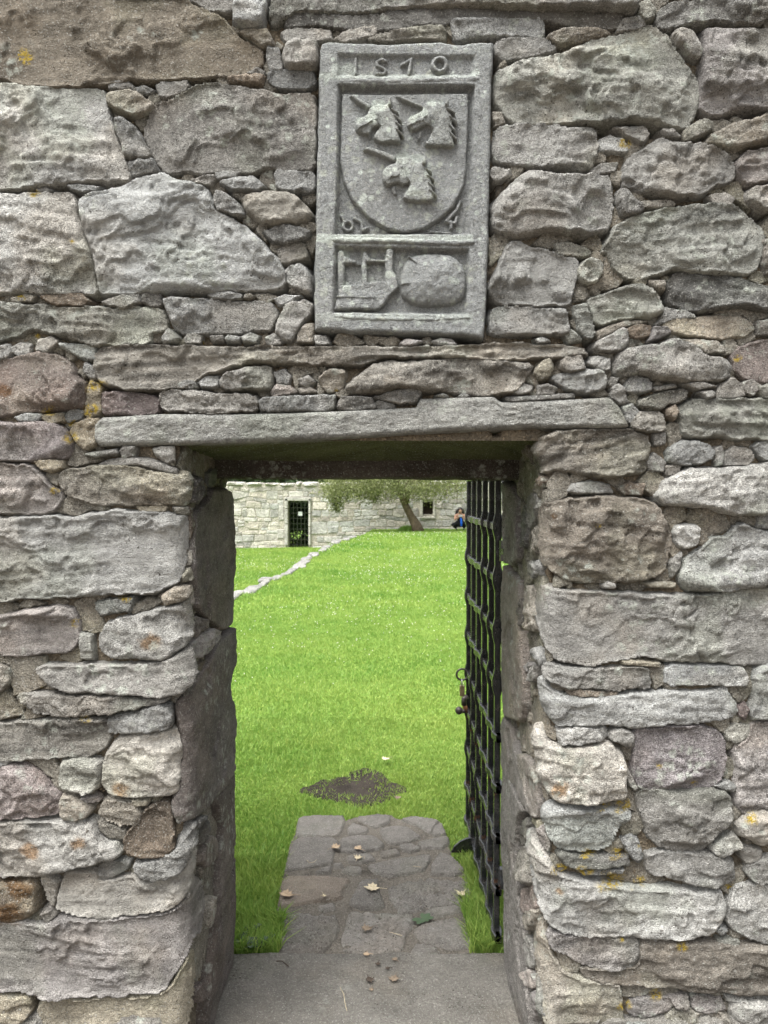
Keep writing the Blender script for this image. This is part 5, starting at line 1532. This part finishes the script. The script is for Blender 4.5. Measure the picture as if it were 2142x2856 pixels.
for i in range(5):
    z = wz0 + (wz1 - wz0) * (i + .5) / 5
    lv = MB(); lv.box((wx0 + .004, FY + .30, z - .05), (wx1 - .004, FY + .34, z + .05), .006)
    lv.build("shutter_board", simple_mat("dark_boards", (.035, .025, .018), .8, .2, 0, .3, 6) if i == 0 else bpy.data.materials["dark_boards"], FW)
bb = MB(); bb.box((wx0 - .05, FY + .55, wz0 - .05), (wx1 + .05, FY + .6, wz1 + .05)); bb.build("window_back", bpy.data.materials["dark_boards"], FW)
# iron lattice gate in the far doorway
LG = tag(add("lattice_gate", None), "small black iron lattice gate closing the doorway in the far wall", "gate")
dz0 = float(ground_z((dx0 + dx1) / 2, FD)) + .02
for i in range(6):
    x = dx0 + .03 + (dx1 - dx0 - .06) * i / 5
    b = MB(); b.box((x - .014, FY + .30, dz0), (x + .014, FY + .328, dz1 - .02)); b.build("vertical_bar", M_IRON, LG)
for i in range(9):
    z = dz0 + .08 + (dz1 - dz0 - .14) * i / 8
    b = MB(); b.box((dx0 + .012, FY + .329, z - .013), (dx1 - .012, FY + .352, z + .013)); b.build("cross_bar", M_IRON, LG)
sgn = W_("413,279 439,279 439,304 413,304")
b = MB(); b.box((sgn[0, 0], FY + .275, sgn[2, 1]), (sgn[1, 0], FY + .297, sgn[0, 1]), .004)
tag(b.build("notice", simple_mat("white_notice_card", (.78, .80, .80), .5, .3, 0, .03)), "small square white notice fixed to the far lattice gate", "sign")
# slab steps at the foot of the far wall
for k, (s, dd, hh) in enumerate((("748,452 822,452 822,464 748,464", 26.2, .10),)):
    pl = np.array([on_wall(a, b, dd - WD) for a, b in tpx('W', parse(s))])
    b = MB(); zg = float(ground_z(pl[:, 0].mean(), dd)); b.box((pl[0, 0], dd - WD, zg - .05), (pl[1, 0], dd - WD + .5, zg + .13), .02)
    tag(b.build("stone_slab", M_FAR, None, (.38, .36, .31, .2)), "flat stone slab lying at the end of the lawn edging", "stone")

# ------------------------------------------------------------------ trees
def leaf_cloud(name, centres, n_per, spread, size, mat, parent, seed, squash=.8, droop=0.0):
    r = np.random.default_rng(seed)
    C = np.repeat(np.array(centres, float), n_per, axis=0)
    n = len(C)
    off = r.normal(0, 1, (n, 3)) * spread * np.array([1, 1, squash])
    off[:, 2] -= droop * r.random(n) ** 2
    P = C + off
    a = r.normal(0, 1, (n, 3)); a /= np.linalg.norm(a, axis=1, keepdims=True)
    b = np.cross(a, r.normal(0, 1, (n, 3))); b /= np.linalg.norm(b, axis=1, keepdims=True)
    s = size * r.uniform(.6, 1.35, n)[:, None]
    V = np.stack([P - a * s, P + b * s * .42, P + a * s, P - b * s * .42], 1).reshape(-1, 3)
    F = np.arange(n * 4).reshape(-1, 4)
    me = mesh_np(name, V - P.mean(0), F, False)
    at = me.attributes.new("rnd", 'FLOAT', 'POINT')
    at.data.foreach_set("value", np.repeat(r.random(n), 4).astype(np.float32))
    return add(name, me, mat, parent, None, tuple(P.mean(0)))
def pt(tile, x, y, d):
    q = tpx(tile, [(x, y)])[0]; X, Z = on_wall(q[0], q[1], d - WD); return (X, d - WD, Z)
TD = 28.3
base = pt('W', 1150, 392, TD); base = (base[0], base[1], float(ground_z(base[0], TD)) - .08)
TREE = tag(add("tree", None, loc=base), "leaning grey-barked tree with drooping olive foliage in front of the far wall", "tree")
tr = MB()
trunk = [base, pt('W', 1138, 362, TD), pt('W', 1108, 310, TD), pt('W', 1072, 240, TD), pt('W', 1046, 180, TD), pt('W', 1030, 130, TD + .1), pt('W', 1010, 60, TD + .2), pt('W', 1000, -60, TD + .3)]
tr.tube(trunk, [.27, .19, .15, .125, .115, .10, .085, .04], 12)
tr.build("trunk", M_BARK, TREE, smooth=True)
limbs = [([trunk[3], pt('W', 1086, 175, TD - .1), pt('W', 1084, 110, TD - .2), pt('W', 1120, 0, TD - .2), pt('W', 1160, -120, TD)], [.10, .095, .08, .06, .03]),
         ([trunk[5], pt('W', 930, 60, TD - .5), pt('W', 800, 40, TD - .8), pt('W', 690, 70, TD - .9)], [.08, .065, .045, .02]),
         ([trunk[5], pt('W', 1000, 30, TD - 1.2), pt('W', 960, -40, TD - 2), pt('W', 930, -60, TD - 2.6)], [.07, .055, .04, .02]),
         ([pt('W', 1084, 110, TD - .2), pt('W', 1230, 50, TD - .4), pt('W', 1360, 50, TD - .6), pt('W', 1440, 80, TD - .8)], [.07, .055, .04, .02]),
         ([trunk[6], pt('W', 900, -90, TD + .2), pt('W', 760, -140, TD + .1)], [.06, .04, .02])]
for pts_, rs in limbs:
    b = MB(); b.tube(pts_, rs, 8); b.build("limb", M_BARK, TREE, smooth=True)
rr = random.Random(12)
cen = []
for k in range(150):                           # body of the crown
    x = rr.uniform(610, 1450); y = rr.uniform(-330, 118) if rr.random() < .55 else rr.uniform(40, 135)
    e = 1 - ((x - 1030) / 470) ** 2
    if y < -330 * max(e, 0) + 40 * (e < .2): continue
    cen.append(pt('W', x, y, TD + rr.uniform(-1.9, .8)))
for k in range(46):                            # drooping sprays
    x = rr.choice([rr.uniform(600, 700), rr.uniform(840, 1000), rr.uniform(1090, 1200), rr.uniform(700, 1440)])
    cen.append(pt('W', x, rr.uniform(105, 150), TD + rr.uniform(-1.6, .3)))
leaf_cloud("crown", cen, 125, .27, .042, M_LEAF, TREE, 3, .8, .25)
lowc = [pt('W', rr.uniform(628, 672), rr.uniform(150, 245), TD - .4) for _ in range(16)] + [pt('W', rr.uniform(850, 900), rr.uniform(130, 195), TD - .6) for _ in range(12)] + [pt('W', rr.uniform(600, 860), rr.uniform(110, 175), TD - .3) for _ in range(20)]
leaf_cloud("hanging_foliage", lowc, 60, .09, .045, M_LEAF, TREE, 4, 1.3, .2)
# thin bare hanging twigs
for k in range(60):
    x = rr.uniform(600, 1420); y = rr.uniform(90, 120)
    p0 = pt('W', x, y, TD - rr.uniform(.2, 1)); dz = rr.uniform(.3, .9); dxx = rr.uniform(-.25, .15)
    b = MB(); b.tube([p0, (p0[0] + dxx * .5, p0[1], p0[2] - dz * .4), (p0[0] + dxx, p0[1] + .1, p0[2] - dz)], [.010, .008, .004], 4); b.build("twig", M_BARK, TREE)

def back_tree(x, d, h, wr, seed, label):
    z = -.4
    T = tag(add("tree", None, loc=(x, d - WD, z)), label, "tree", "dark trees beyond the far wall")
    b = MB(); b.tube([(x, d - WD, z), (x + .1, d - WD, z + h * .4), (x - .05, d - WD, z + h * .8)], [.22, .16, .05], 8); b.build("trunk", M_BARK, T, smooth=True)
    r = random.Random(seed); cen = []
    for _ in range(120):
        a = r.uniform(0, 6.283); q = r.random() ** .5; zz = r.uniform(.18, 1.0)
        cen.append((x + math.cos(a) * wr * q * (1.15 - .6 * zz), d - WD + math.sin(a) * wr * q * .7, z + h * zz))
    leaf_cloud("crown", cen, 75, .30, .10, M_DARKLEAF, T, seed)
for k, (x, lab) in enumerate(((-7.4, "dark green tree leftmost behind the far wall"), (-4.9, "dark green tree behind the far wall above the lattice gate"), (-2.2, "dark green tree behind the far wall between gate and leaning tree"), (.8, "dark green tree behind the far wall and the leaning tree"))):
    back_tree(x, 33.4 + .5 * (k % 2), 5.2 + .5 * (k % 3), 1.9, 40 + k, lab)
# shrubs seen through the far doorway
sh = tag(add("shrub", None, loc=((dx0 + dx1) / 2, FY + 1.5, -.7)), "dark green shrub seen through the far lattice gate", "shrub")
rr = random.Random(3)
leaf_cloud("foliage", [((dx0 + dx1) / 2 + rr.uniform(-1.0, 1.0), FY + 1.5 + rr.uniform(-.4, .4), rr.uniform(-.75, 1.7)) for _ in range(130)], 80, .18, .08, M_DARKLEAF, sh, 8)
b = MB(); b.tube([((dx0 + dx1) / 2, FY + 1.5, -.75), ((dx0 + dx1) / 2 + .1, FY + 1.5, .6)], [.06, .03], 6); b.build("stem", M_BARK, sh)
# grass clump at the tree's foot
gx, gy, gz = pt('W', 1082, 398, 28.6)
r = np.random.default_rng(6); n = 700
X = gx + r.normal(0, .22, n); Yc = gy + r.normal(0, .10, n); hh = .30 * r.uniform(.4, 1, n) * np.exp(-((X - gx) / .4) ** 2)
az = r.uniform(0, 6.283, n); w_ = .02
z0 = ground_z(X, Yc + WD) - .01
V = np.stack([np.stack([X - w_, Yc, z0], -1), np.stack([X + w_, Yc, z0], -1), np.stack([X + np.cos(az) * hh * .4, Yc + np.sin(az) * hh * .4, z0 + hh], -1)], 1).reshape(-1, 3)
me = mesh_np("grass_clump", V, np.arange(n * 3).reshape(-1, 3)); at = me.attributes.new("rnd", 'FLOAT', 'POINT'); at.data.foreach_set("value", np.repeat(r.random(n) * .4, 3).astype(np.float32))
tag(add("grass_clump", me, M_GRASS), "tall green grass clump at the foot of the leaning tree", kind="stuff")
# ------------------------------------------------------------------ iron gate, swung open against the right side
GXP = 0.392
GATE = tag(add("iron_gate", None, loc=(GXP, 0.60, 0.0)), "black wrought iron lattice gate standing open at the right of the doorway", "gate")
ROWS = [EYE + z for z in (.055, -.12, -.30, -.48, -.66, -.84, -1.015, -1.19, -1.37, -1.535)]
COLS = [1.48, 1.295, 1.112, .932, .755, .605]            # y, from the free edge to the hinge
def v_eye(ci, ri):
    if ri == 0 or ri == 9: return False
    if ri <= 4: return ci not in (1, 2)
    return ci in (0, 1, 2) if ri < 8 else ci in (1, 2)
def bar(name, horiz, fixed, ends, eyes, hw=.0105, parent=GATE, hd=None):
    hd = hd or hw
    st = [(ends[0], 1.0)]
    for e in sorted(eyes):
        st += [(e - .046, 1.0), (e - .022, 1.55), (e - .010, 1.8), (e + .010, 1.8), (e + .022, 1.55), (e + .046, 1.0)]
    st.append((ends[1], 1.0))
    rows = []
    for t, k in st:
        a, b = hw * k, hd; ch = .003
        sec = [(-a + ch, -b), (a - ch, -b), (a, -b + ch), (a, b - ch), (a - ch, b), (-a + ch, b), (-a, b - ch), (-a, -b + ch)]
        rows.append([(GXP + x, t, fixed + y) if horiz else (GXP + x, fixed + y, t) for x, y in sec])
    b = MB(); b.rings(rows); return b.build(name, M_IRON, parent)
for ci, y in enumerate(COLS):
    bar("vertical_bar", False, y, (ROWS[9] - .012, ROWS[0]), [ROWS[i] for i in range(10) if v_eye(ci, i)])
for ri, z in enumerate(ROWS):
    bar("cross_bar", True, z, (COLS[-1] - .02, COLS[0] + .014), [COLS[i] for i in range(6) if not v_eye(i, ri) and ri > 0], hw=.0105 if ri else .013, hd=.0135 if ri else .006)
for z in (EYE - .20, EYE - 1.33):                         # hinges
    b = MB(); b.tube([(GXP + .012, .578, z - .035), (GXP + .012, .578, z + .035)], .013, 10); b.box((GXP + .0, .578, z - .008), (GXP + .018, .60, z + .008)); b.box((GXP + .004, .52, z - .010), (GXP + .020, .578, z + .010))
    b.build("hinge", M_IRON, GATE)
ly = COLS[0]
b = MB(); b.torus((GXP - .030, ly - .012, EYE - .845), .026, .0045, 'y', 24, 8); b.build("ring", M_DARKIRON, GATE, smooth=True)
b = MB(); b.tube([(GXP - .006, ly - .016, EYE - .945), (GXP - .022, ly - .022, EYE - .955), (GXP - .022, ly - .024, EYE - .985)], [.012, .013, .013], 10); b.build("latch_socket", M_DARKIRON, GATE, smooth=True)
b = MB(); b.tube([(GXP - .022, ly - .024, EYE - .975), (GXP - .012, ly - .026, EYE - 1.015)], .0105, 10); b.build("latch_bolt", M_RUST, GATE, smooth=True)
b = MB(); b.tube([(GXP - .008, ly - .026, EYE - 1.012), (GXP - .040, ly - .030, EYE - 1.010)], [.009, .010], 10); b.ball((GXP - .046, ly - .030, EYE - 1.008), .018, 14, 10); b.build("latch_knob", M_DARKIRON, GATE, smooth=True)
b = MB()                                                  # curved foot stop
pts_ = [(-.098, .0), (-.085, .026), (-.06, .048), (-.03, .062), (-.012, .064), (-.012, .0)]
y0, zf = 1.255, .004
b.rings([[(GXP + x, y0, zf + z) for x, z in pts_], [(GXP + x, y0 + .012, zf + z) for x, z in pts_]]); b.box((GXP - .0118, y0 - .004, zf + .012), (GXP + .004, y0 + .016, zf + .05))
b.build("foot_stop", M_IRON, GATE)
# padlock hanging from the ring
PADY = ly - .012; px_ = GXP - .030; pz = EYE - .905
PD = tag(add("padlock", None, loc=(px_, PADY, pz - .03)), "brass padlock hanging from the ring on the open iron gate", "padlock")
b = MB(); b.box((px_ - .011, PADY - .010, pz - .040), (px_ + .011, PADY + .010, pz + .010), .002); b.build("body", M_BRASS, PD)
b = MB(); b.tube([(px_ - .002, PADY - .010, pz + .010), (px_ - .002, PADY - .010, pz + .030), (px_ - .002, PADY, pz + .038), (px_ - .002, PADY + .010, pz + .030), (px_ - .002, PADY + .010, pz + .010)], .003, 8); b.build("shackle", M_STEEL, PD, smooth=True)

# ------------------------------------------------------------------ person crouching by the far wall
pd = 28.9
hx, hz = pt('X', 1283, 1424.5, pd)[0], pt('X', 1283, 1424.5, pd)[2]
gz = float(ground_z(hx, pd))
PER = tag(add("person", None, loc=(hx, pd - WD, gz)), "person in black crouching by the far wall, long dark hair, taking a photo", "person")
M_SKIN = simple_mat("skin", (.42, .24, .17), .55, .3, 0, .08, 12)
M_BLACK = simple_mat("black_cloth", (.012, .014, .016), .85, .2, 0, .3, 20)
M_HAIR = simple_mat("dark_hair", (.014, .010, .008), .5, .35, 0, .4, 30)
M_BLUE = simple_mat("bright_blue_cloth", (.012, .10, .52), .7, .2, 0, .1, 10)
sc = (hz - gz) / .80
def skinmesh(name, verts, edges, radii, mat, root=0, sub=2):
    me = bpy.data.meshes.new(name)
    me.from_pydata([(hx + v[0] * sc, pd - WD + v[1] * sc, gz + v[2] * sc) for v in verts], edges, [])
    V = np.array([v.co[:] for v in me.vertices]); c = np.array((hx, pd - WD, gz))
    for v in me.vertices: v.co = v.co - type(v.co)(c)
    o = add(name, me, mat, PER, None, tuple(c))
    m = o.modifiers.new("skin", 'SKIN'); m.use_smooth_shade = True
    for i, rr_ in enumerate(radii):
        sv = me.skin_vertices[0].data[i]; sv.radius = (rr_ * sc, rr_ * sc) if not hasattr(rr_, '__len__') else (rr_[0] * sc, rr_[1] * sc); sv.use_root = (i == root)
    s = o.modifiers.new("sub", 'SUBSURF'); s.levels = sub; s.render_levels = sub
    return o
# torso, neck, head, arms : one skin
body_v = [(.02, .10, .30), (.01, .06, .45), (0, .0, .60), (0, -.01, .69), (0, -.035, .735), (0, -.055, .80), (0, -.06, .865),
          (-.13, .0, .645), (-.20, -.06, .55), (-.215, -.14, .44), (-.12, -.22, .52), (-.055, -.25, .585),
          (.13, .0, .645), (.20, -.06, .55), (.19, -.15, .44), (.10, -.22, .52), (.03, -.25, .585)]
body_e = [(0, 1), (1, 2), (2, 3), (3, 4), (4, 5), (5, 6), (2, 7), (7, 8), (8, 9), (9, 10), (10, 11), (2, 12), (12, 13), (13, 14), (14, 15), (15, 16)]
skinmesh("body", body_v, body_e, [.12, .12, .12, .055, .058, .088, .062, .06, .048, .038, .032, .03, .06, .048, .038, .032, .03], M_SKIN)
skinmesh("top", [(.02, .10, .28), (.01, .06, .45), (0, .0, .585), (-.05, -.005, .64), (.05, -.005, .64)], [(0, 1), (1, 2), (2, 3), (2, 4)], [.14, .14, .142, .06, .06], M_BLACK)
skinmesh("trousers", [(.02, .12, .26), (-.10, .10, .27), (-.22, -.06, .27), (-.31, -.18, .26), (-.20, -.02, .15), (-.13, .02, .09), (.12, .10, .27), (.18, -.10, .30), (.20, -.24, .32), (.17, -.08, .18), (.15, -.02, .09)],
         [(0, 1), (1, 2), (2, 3), (3, 4), (4, 5), (0, 6), (6, 7), (7, 8), (8, 9), (9, 10)], [.14, .11, .095, .085, .06, .05, .11, .095, .085, .06, .05], M_BLACK)
for sx in (-1, 1):
    b = MB(); b.ball((hx + (sx * .14 - .0) * sc, pd - WD - .03 * sc, gz + .04 * sc), .05 * sc, 12, 8, (.9, 2.2, .8)); b.build("shoe", M_BLACK, PER, smooth=True)
b = MB()
b.ball((hx, pd - WD - .03 * sc, gz + .835 * sc), .115 * sc, 14, 10, (1.0, .95, 1.0))
b.tube([(hx - .09 * sc, pd - WD - .0, gz + .86 * sc), (hx - .13 * sc, pd - WD + .01, gz + .74 * sc), (hx - .16 * sc, pd - WD + .02, gz + .58 * sc)], [.05 * sc, .06 * sc, .03 * sc], 8)
b.tube([(hx + .09 * sc, pd - WD - .0, gz + .86 * sc), (hx + .13 * sc, pd - WD + .01, gz + .72 * sc), (hx + .16 * sc, pd - WD + .02, gz + .50 * sc)], [.05 * sc, .065 * sc, .03 * sc], 8)
b.build("hair", M_HAIR, PER, smooth=True)
b = MB(); b.ball((hx, pd - WD - .095 * sc, gz + .795 * sc), .075 * sc, 12, 10, (.92, .72, 1.22)); b.tube([(hx, pd - WD - .145 * sc, gz + .80 * sc), (hx, pd - WD - .165 * sc, gz + .765 * sc)], [.012 * sc, .017 * sc], 6)
fc = b.build("face", M_SKIN, PER, smooth=True)
for sx in (-1, 1):
    b = MB(); b.ball((hx + sx * .03 * sc, pd - WD - .146 * sc, gz + .812 * sc), .011 * sc, 8, 6, (1.3, .5, .8)); b.build("eye", M_HAIR, fc)
b = MB(); b.ball((hx, pd - WD - .147 * sc, gz + .735 * sc), .02 * sc, 8, 6, (1.2, .4, .4)); b.build("mouth", simple_mat("lips", (.30, .11, .09), .5), fc)
def fingers(sx):
    b = MB(); bx_, by_, bz_ = hx + sx * .045 * sc, pd - WD - .26 * sc, gz + .59 * sc
    b.ball((bx_, by_, bz_), .03 * sc, 8, 6, (.8, .5, 1.2))
    for i in range(4): b.tube([(bx_, by_ - .01, bz_ + (.024 - .016 * i) * sc), (bx_ - sx * .022 * sc, by_ - .028 * sc, bz_ + (.026 - .016 * i) * sc), (bx_ - sx * .045 * sc, by_ - .022 * sc, bz_ + (.024 - .015 * i) * sc)], [.008 * sc, .0075 * sc, .006 * sc], 6)
    b.tube([(bx_, by_, bz_ + .03 * sc), (bx_ - sx * .012 * sc, by_ - .01 * sc, bz_ + .058 * sc)], [.009 * sc, .007 * sc], 6)
    b.build("hand", M_SKIN, PER, smooth=True)
fingers(-1); fingers(1)
b = MB(); b.rings([[(hx + x * sc, pd - WD + (-.27 + .02 * math.sin(z * 14)) * sc + y, gz + z * sc) for x, y in ((-.012 + ox - w, -.008), (-.012 + ox + w, -.008), (-.012 + ox + w, .008), (-.012 + ox - w, .008))] for z, w, ox in ((.57, .012, 0.0), (.52, .03, .02), (.42, .04, .035), (.30, .038, .04), (.20, .032, .04))])
b.build("blue_scarf", M_BLUE, PER)
PH_ = tag(add("phone", None, loc=(hx - .01 * sc, pd - WD - .285 * sc, gz + .60 * sc)), "small shiny phone held up by the crouching person", "phone")
b = MB(); b.box((hx - .085 * sc, pd - WD - .29 * sc, gz + .565 * sc), (hx + .065 * sc, pd - WD - .28 * sc, gz + .645 * sc), .003); b.build("case", simple_mat("silver_case", (.45, .47, .50), .25, .5, .3, .05), PH_)
b = MB(); b.ball((hx - .05 * sc, pd - WD - .292 * sc, gz + .62 * sc), .012 * sc, 10, 6, (1, .3, 1)); b.build("lens", M_BLACK, PH_)

# ------------------------------------------------------------------ fallen leaves, twigs and weeds
M_DRY = simple_mat("dry_tan_leaf", (.33, .25, .17), .8, .2, 0, .3, 60)
M_DRY2 = simple_mat("dry_pale_leaf", (.42, .36, .25), .8, .2, 0, .3, 60)
M_DRYD = simple_mat("dry_dark_leaf", (.055, .042, .032), .85, .2, 0, .35, 60)
M_DRYG = simple_mat("dry_grey_brown_leaf", (.16, .125, .09), .85, .2, 0, .35, 60)
def leaf(gx_, gy_, size, mat, label, seed, z=.010, kind="maple"):
    r = random.Random(seed); x, y = on_ground(*tpx('G', [(gx_, gy_)])[0], z)
    lob = [(0, -.9), (.28, -.45), (.62, -.5), (.5, -.15), (.98, .05), (.58, .22), (.66, .62), (.28, .48), (.05, 1.0), (-.22, .5), (-.6, .66), (-.54, .24), (-1.0, .08), (-.5, -.14), (-.64, -.48), (-.3, -.42)]
    a = r.uniform(0, 6.283); ca, sa = math.cos(a), math.sin(a)
    top = []
    for u, v in lob:
        u, v = u * r.uniform(.8, 1.1), v * r.uniform(.8, 1.1)
        lift = .28 * (u * u + v * v) * r.uniform(.2, 1.1) + .18 * abs(u)
        top.append((x + size * (u * ca - v * sa), y + size * (u * sa + v * ca), z + .002 + size * lift))
    n = len(top)
    cpt = (x, y, z + .003)
    V = top + [cpt] + [(p[0], p[1], p[2] - .0012) for p in top] + [(x, y, z + .0018)]
    F = [(i, (i + 1) % n, n) for i in range(n)] + [(n + 1 + (i + 1) % n, n + 1 + i, 2 * n + 1) for i in range(n)] + [(i, n + 1 + i, n + 1 + (i + 1) % n, (i + 1) % n) for i in range(n)]
    root = tag(add("fallen_leaf", None, loc=(x, y, z)), label, "leaf", "dead leaves lying on the path and threshold")
    b = MB(); b.poly(V, F); b.build("blade", mat, root)
    b = MB(); b.tube([(x, y, z + .003), (x - size * .9 * -sa, y - size * .9 * ca, z + .006), (x + size * 1.5 * sa + size * .1, y - size * 1.5 * ca, z + .004)], [.0012, .001, .0008], 5); b.build("stalk", mat, root)
LV = [(662, 522, .026, M_DRY, "curled tan leaf on the upper left of the path, left of its twin pair"), (786, 528, .024, M_DRY, "tan leaf on the path, upper of two beside the curled one"), (788, 580, .022, M_DRY2, "pale leaf on the path, just below another tan leaf"),
      (868, 750, .034, M_DRY2, "largest pale yellow leaf, lying mid-path"), (396, 786, .032, M_DRY, "broad tan leaf at the left edge of the path by the grass"), (1356, 780, .024, M_DRY2, "pale leaf at the right edge of the path by the gate"),
      (600, 790, .010, M_DRY2, "tiny pale leaf on the reddish flagstone"), (838, 972, .024, M_DRYG, "flat brown leaf on the pitted flagstone"), (835, 1113, .014, M_DRY, "small tan leaf on the joint before the threshold"),
      (898, 1165, .011, M_DRYD, "small dark leaf at the back of the threshold, left of another"), (852, 1253, .018, M_DRYD, "dark shrivelled leaf in the middle of the threshold"), (985, 1248, .020, M_DRYG, "grey brown leaf on the threshold right of the dark one"),
      (862, 1306, .009, M_DRYG, "tiny brown leaf scrap lowest on the threshold"), (950, 1190, .009, M_DRYD, "tiny dark leaf scrap at the back of the threshold"), (990, 1140, .012, M_DRYG, "small brown leaf lying where path meets threshold"),
      (1006, 250, .022, M_DRYG, "brown leaf on the grass at the right of the bare soil"), (940, 36, .030, M_DRY2, "pale leaf on the lawn beyond the bare soil")]
for k, (a, b_, s, m_, lab) in enumerate(LV): leaf(a, b_, s * 1.05, m_, lab, k, .010 if b_ > 300 else .012)
def twig(pts_, rad_, lab, mat):
    P3 = [(*on_ground(*tpx('G', [q])[0], .012), .011 + .003 * (i % 2)) for i, q in enumerate(pts_)]
    b = MB(); b.tube(P3, rad_, 5); tag(b.build("twig", mat, smooth=True), lab, "twig")
twig([(688, 1290), (708, 1330), (716, 1380), (726, 1424)], .0012, "thin pale straw lying on the front of the threshold", M_DRY2)
twig([(338, 1145), (370, 1150), (392, 1162), (404, 1178)], .002, "dark twig at the left back corner of the threshold", M_DRYD)
twig([(505, 590), (520, 608), (545, 600), (558, 590)], .0011, "pale looped stalk on the left flagstone", M_DRY2)
twig([(1090, 622), (1135, 632)], .001, "short pale straw on the large middle flagstone", M_DRY2)
twig([(960, 985), (1000, 1000), (1030, 1006)], .001, "pale straw on the pitted flagstone", M_DRY2)
twig([(820, 565), (824, 585)], .001, "tiny pale straw beside the pair of leaves", M_DRY2)
twig([(590, 765), (600, 790)], .001, "tiny pale straw on the reddish flagstone", M_DRY2)
# flattened green weed on the path, and clover-like weeds at the left of the threshold
def weed(x, y, z, n, L, seed, label, up=.3):
    r = random.Random(seed); root = tag(add("weed", None, loc=(x, y, z)), label, "weed")
    for k in range(n):
        a = r.uniform(0, 6.283); l_ = L * r.uniform(.6, 1.1); w = l_ * .28; u_ = up * r.uniform(.3, 1.2)
        ca, sa = math.cos(a), math.sin(a)
        b = MB(); P = []
        for t, ww in ((0, .15), (.3, .8), (.6, 1), (.85, .7), (1, .08)):
            P.append(((x + ca * l_ * t - sa * w * ww, y + sa * l_ * t + ca * w * ww, z + l_ * u_ * t * (1.6 - t) + .002), (x + ca * l_ * t + sa * w * ww, y + sa * l_ * t - ca * w * ww, z + l_ * u_ * t * (1.6 - t) + .002)))
        V = [p for q in P for p in q]
        F = [(2 * i, 2 * i + 1, 2 * i + 3, 2 * i + 2) for i in range(4)]
        b.poly(V, F); b.build("leaf", M_WEED, root)
wx, wy = on_ground(*tpx('G', [(1145, 918)])[0], .01)
weed(wx, wy, .010, 8, .040, 1, "flat green weed rosette growing on the right of the path", .15)
rr = random.Random(8)
for k, (a, b_) in enumerate(((150, 1050), (200, 1000), (240, 1080), (180, 1100), (290, 1050))):
    wx, wy = on_ground(*tpx('G', [(a, b_)])[0], .0)
    weed(wx, max(wy, TH + .02), .0, 10, .034, 10 + k, ["low green weed nearest the left jamb of the doorway", "low green weed in the tall grass left of the path", "low green weed at the corner of path and threshold", "low green weed at the back edge of the threshold on the left", "low green weed touching the left edge of the path"][k], 1.1)
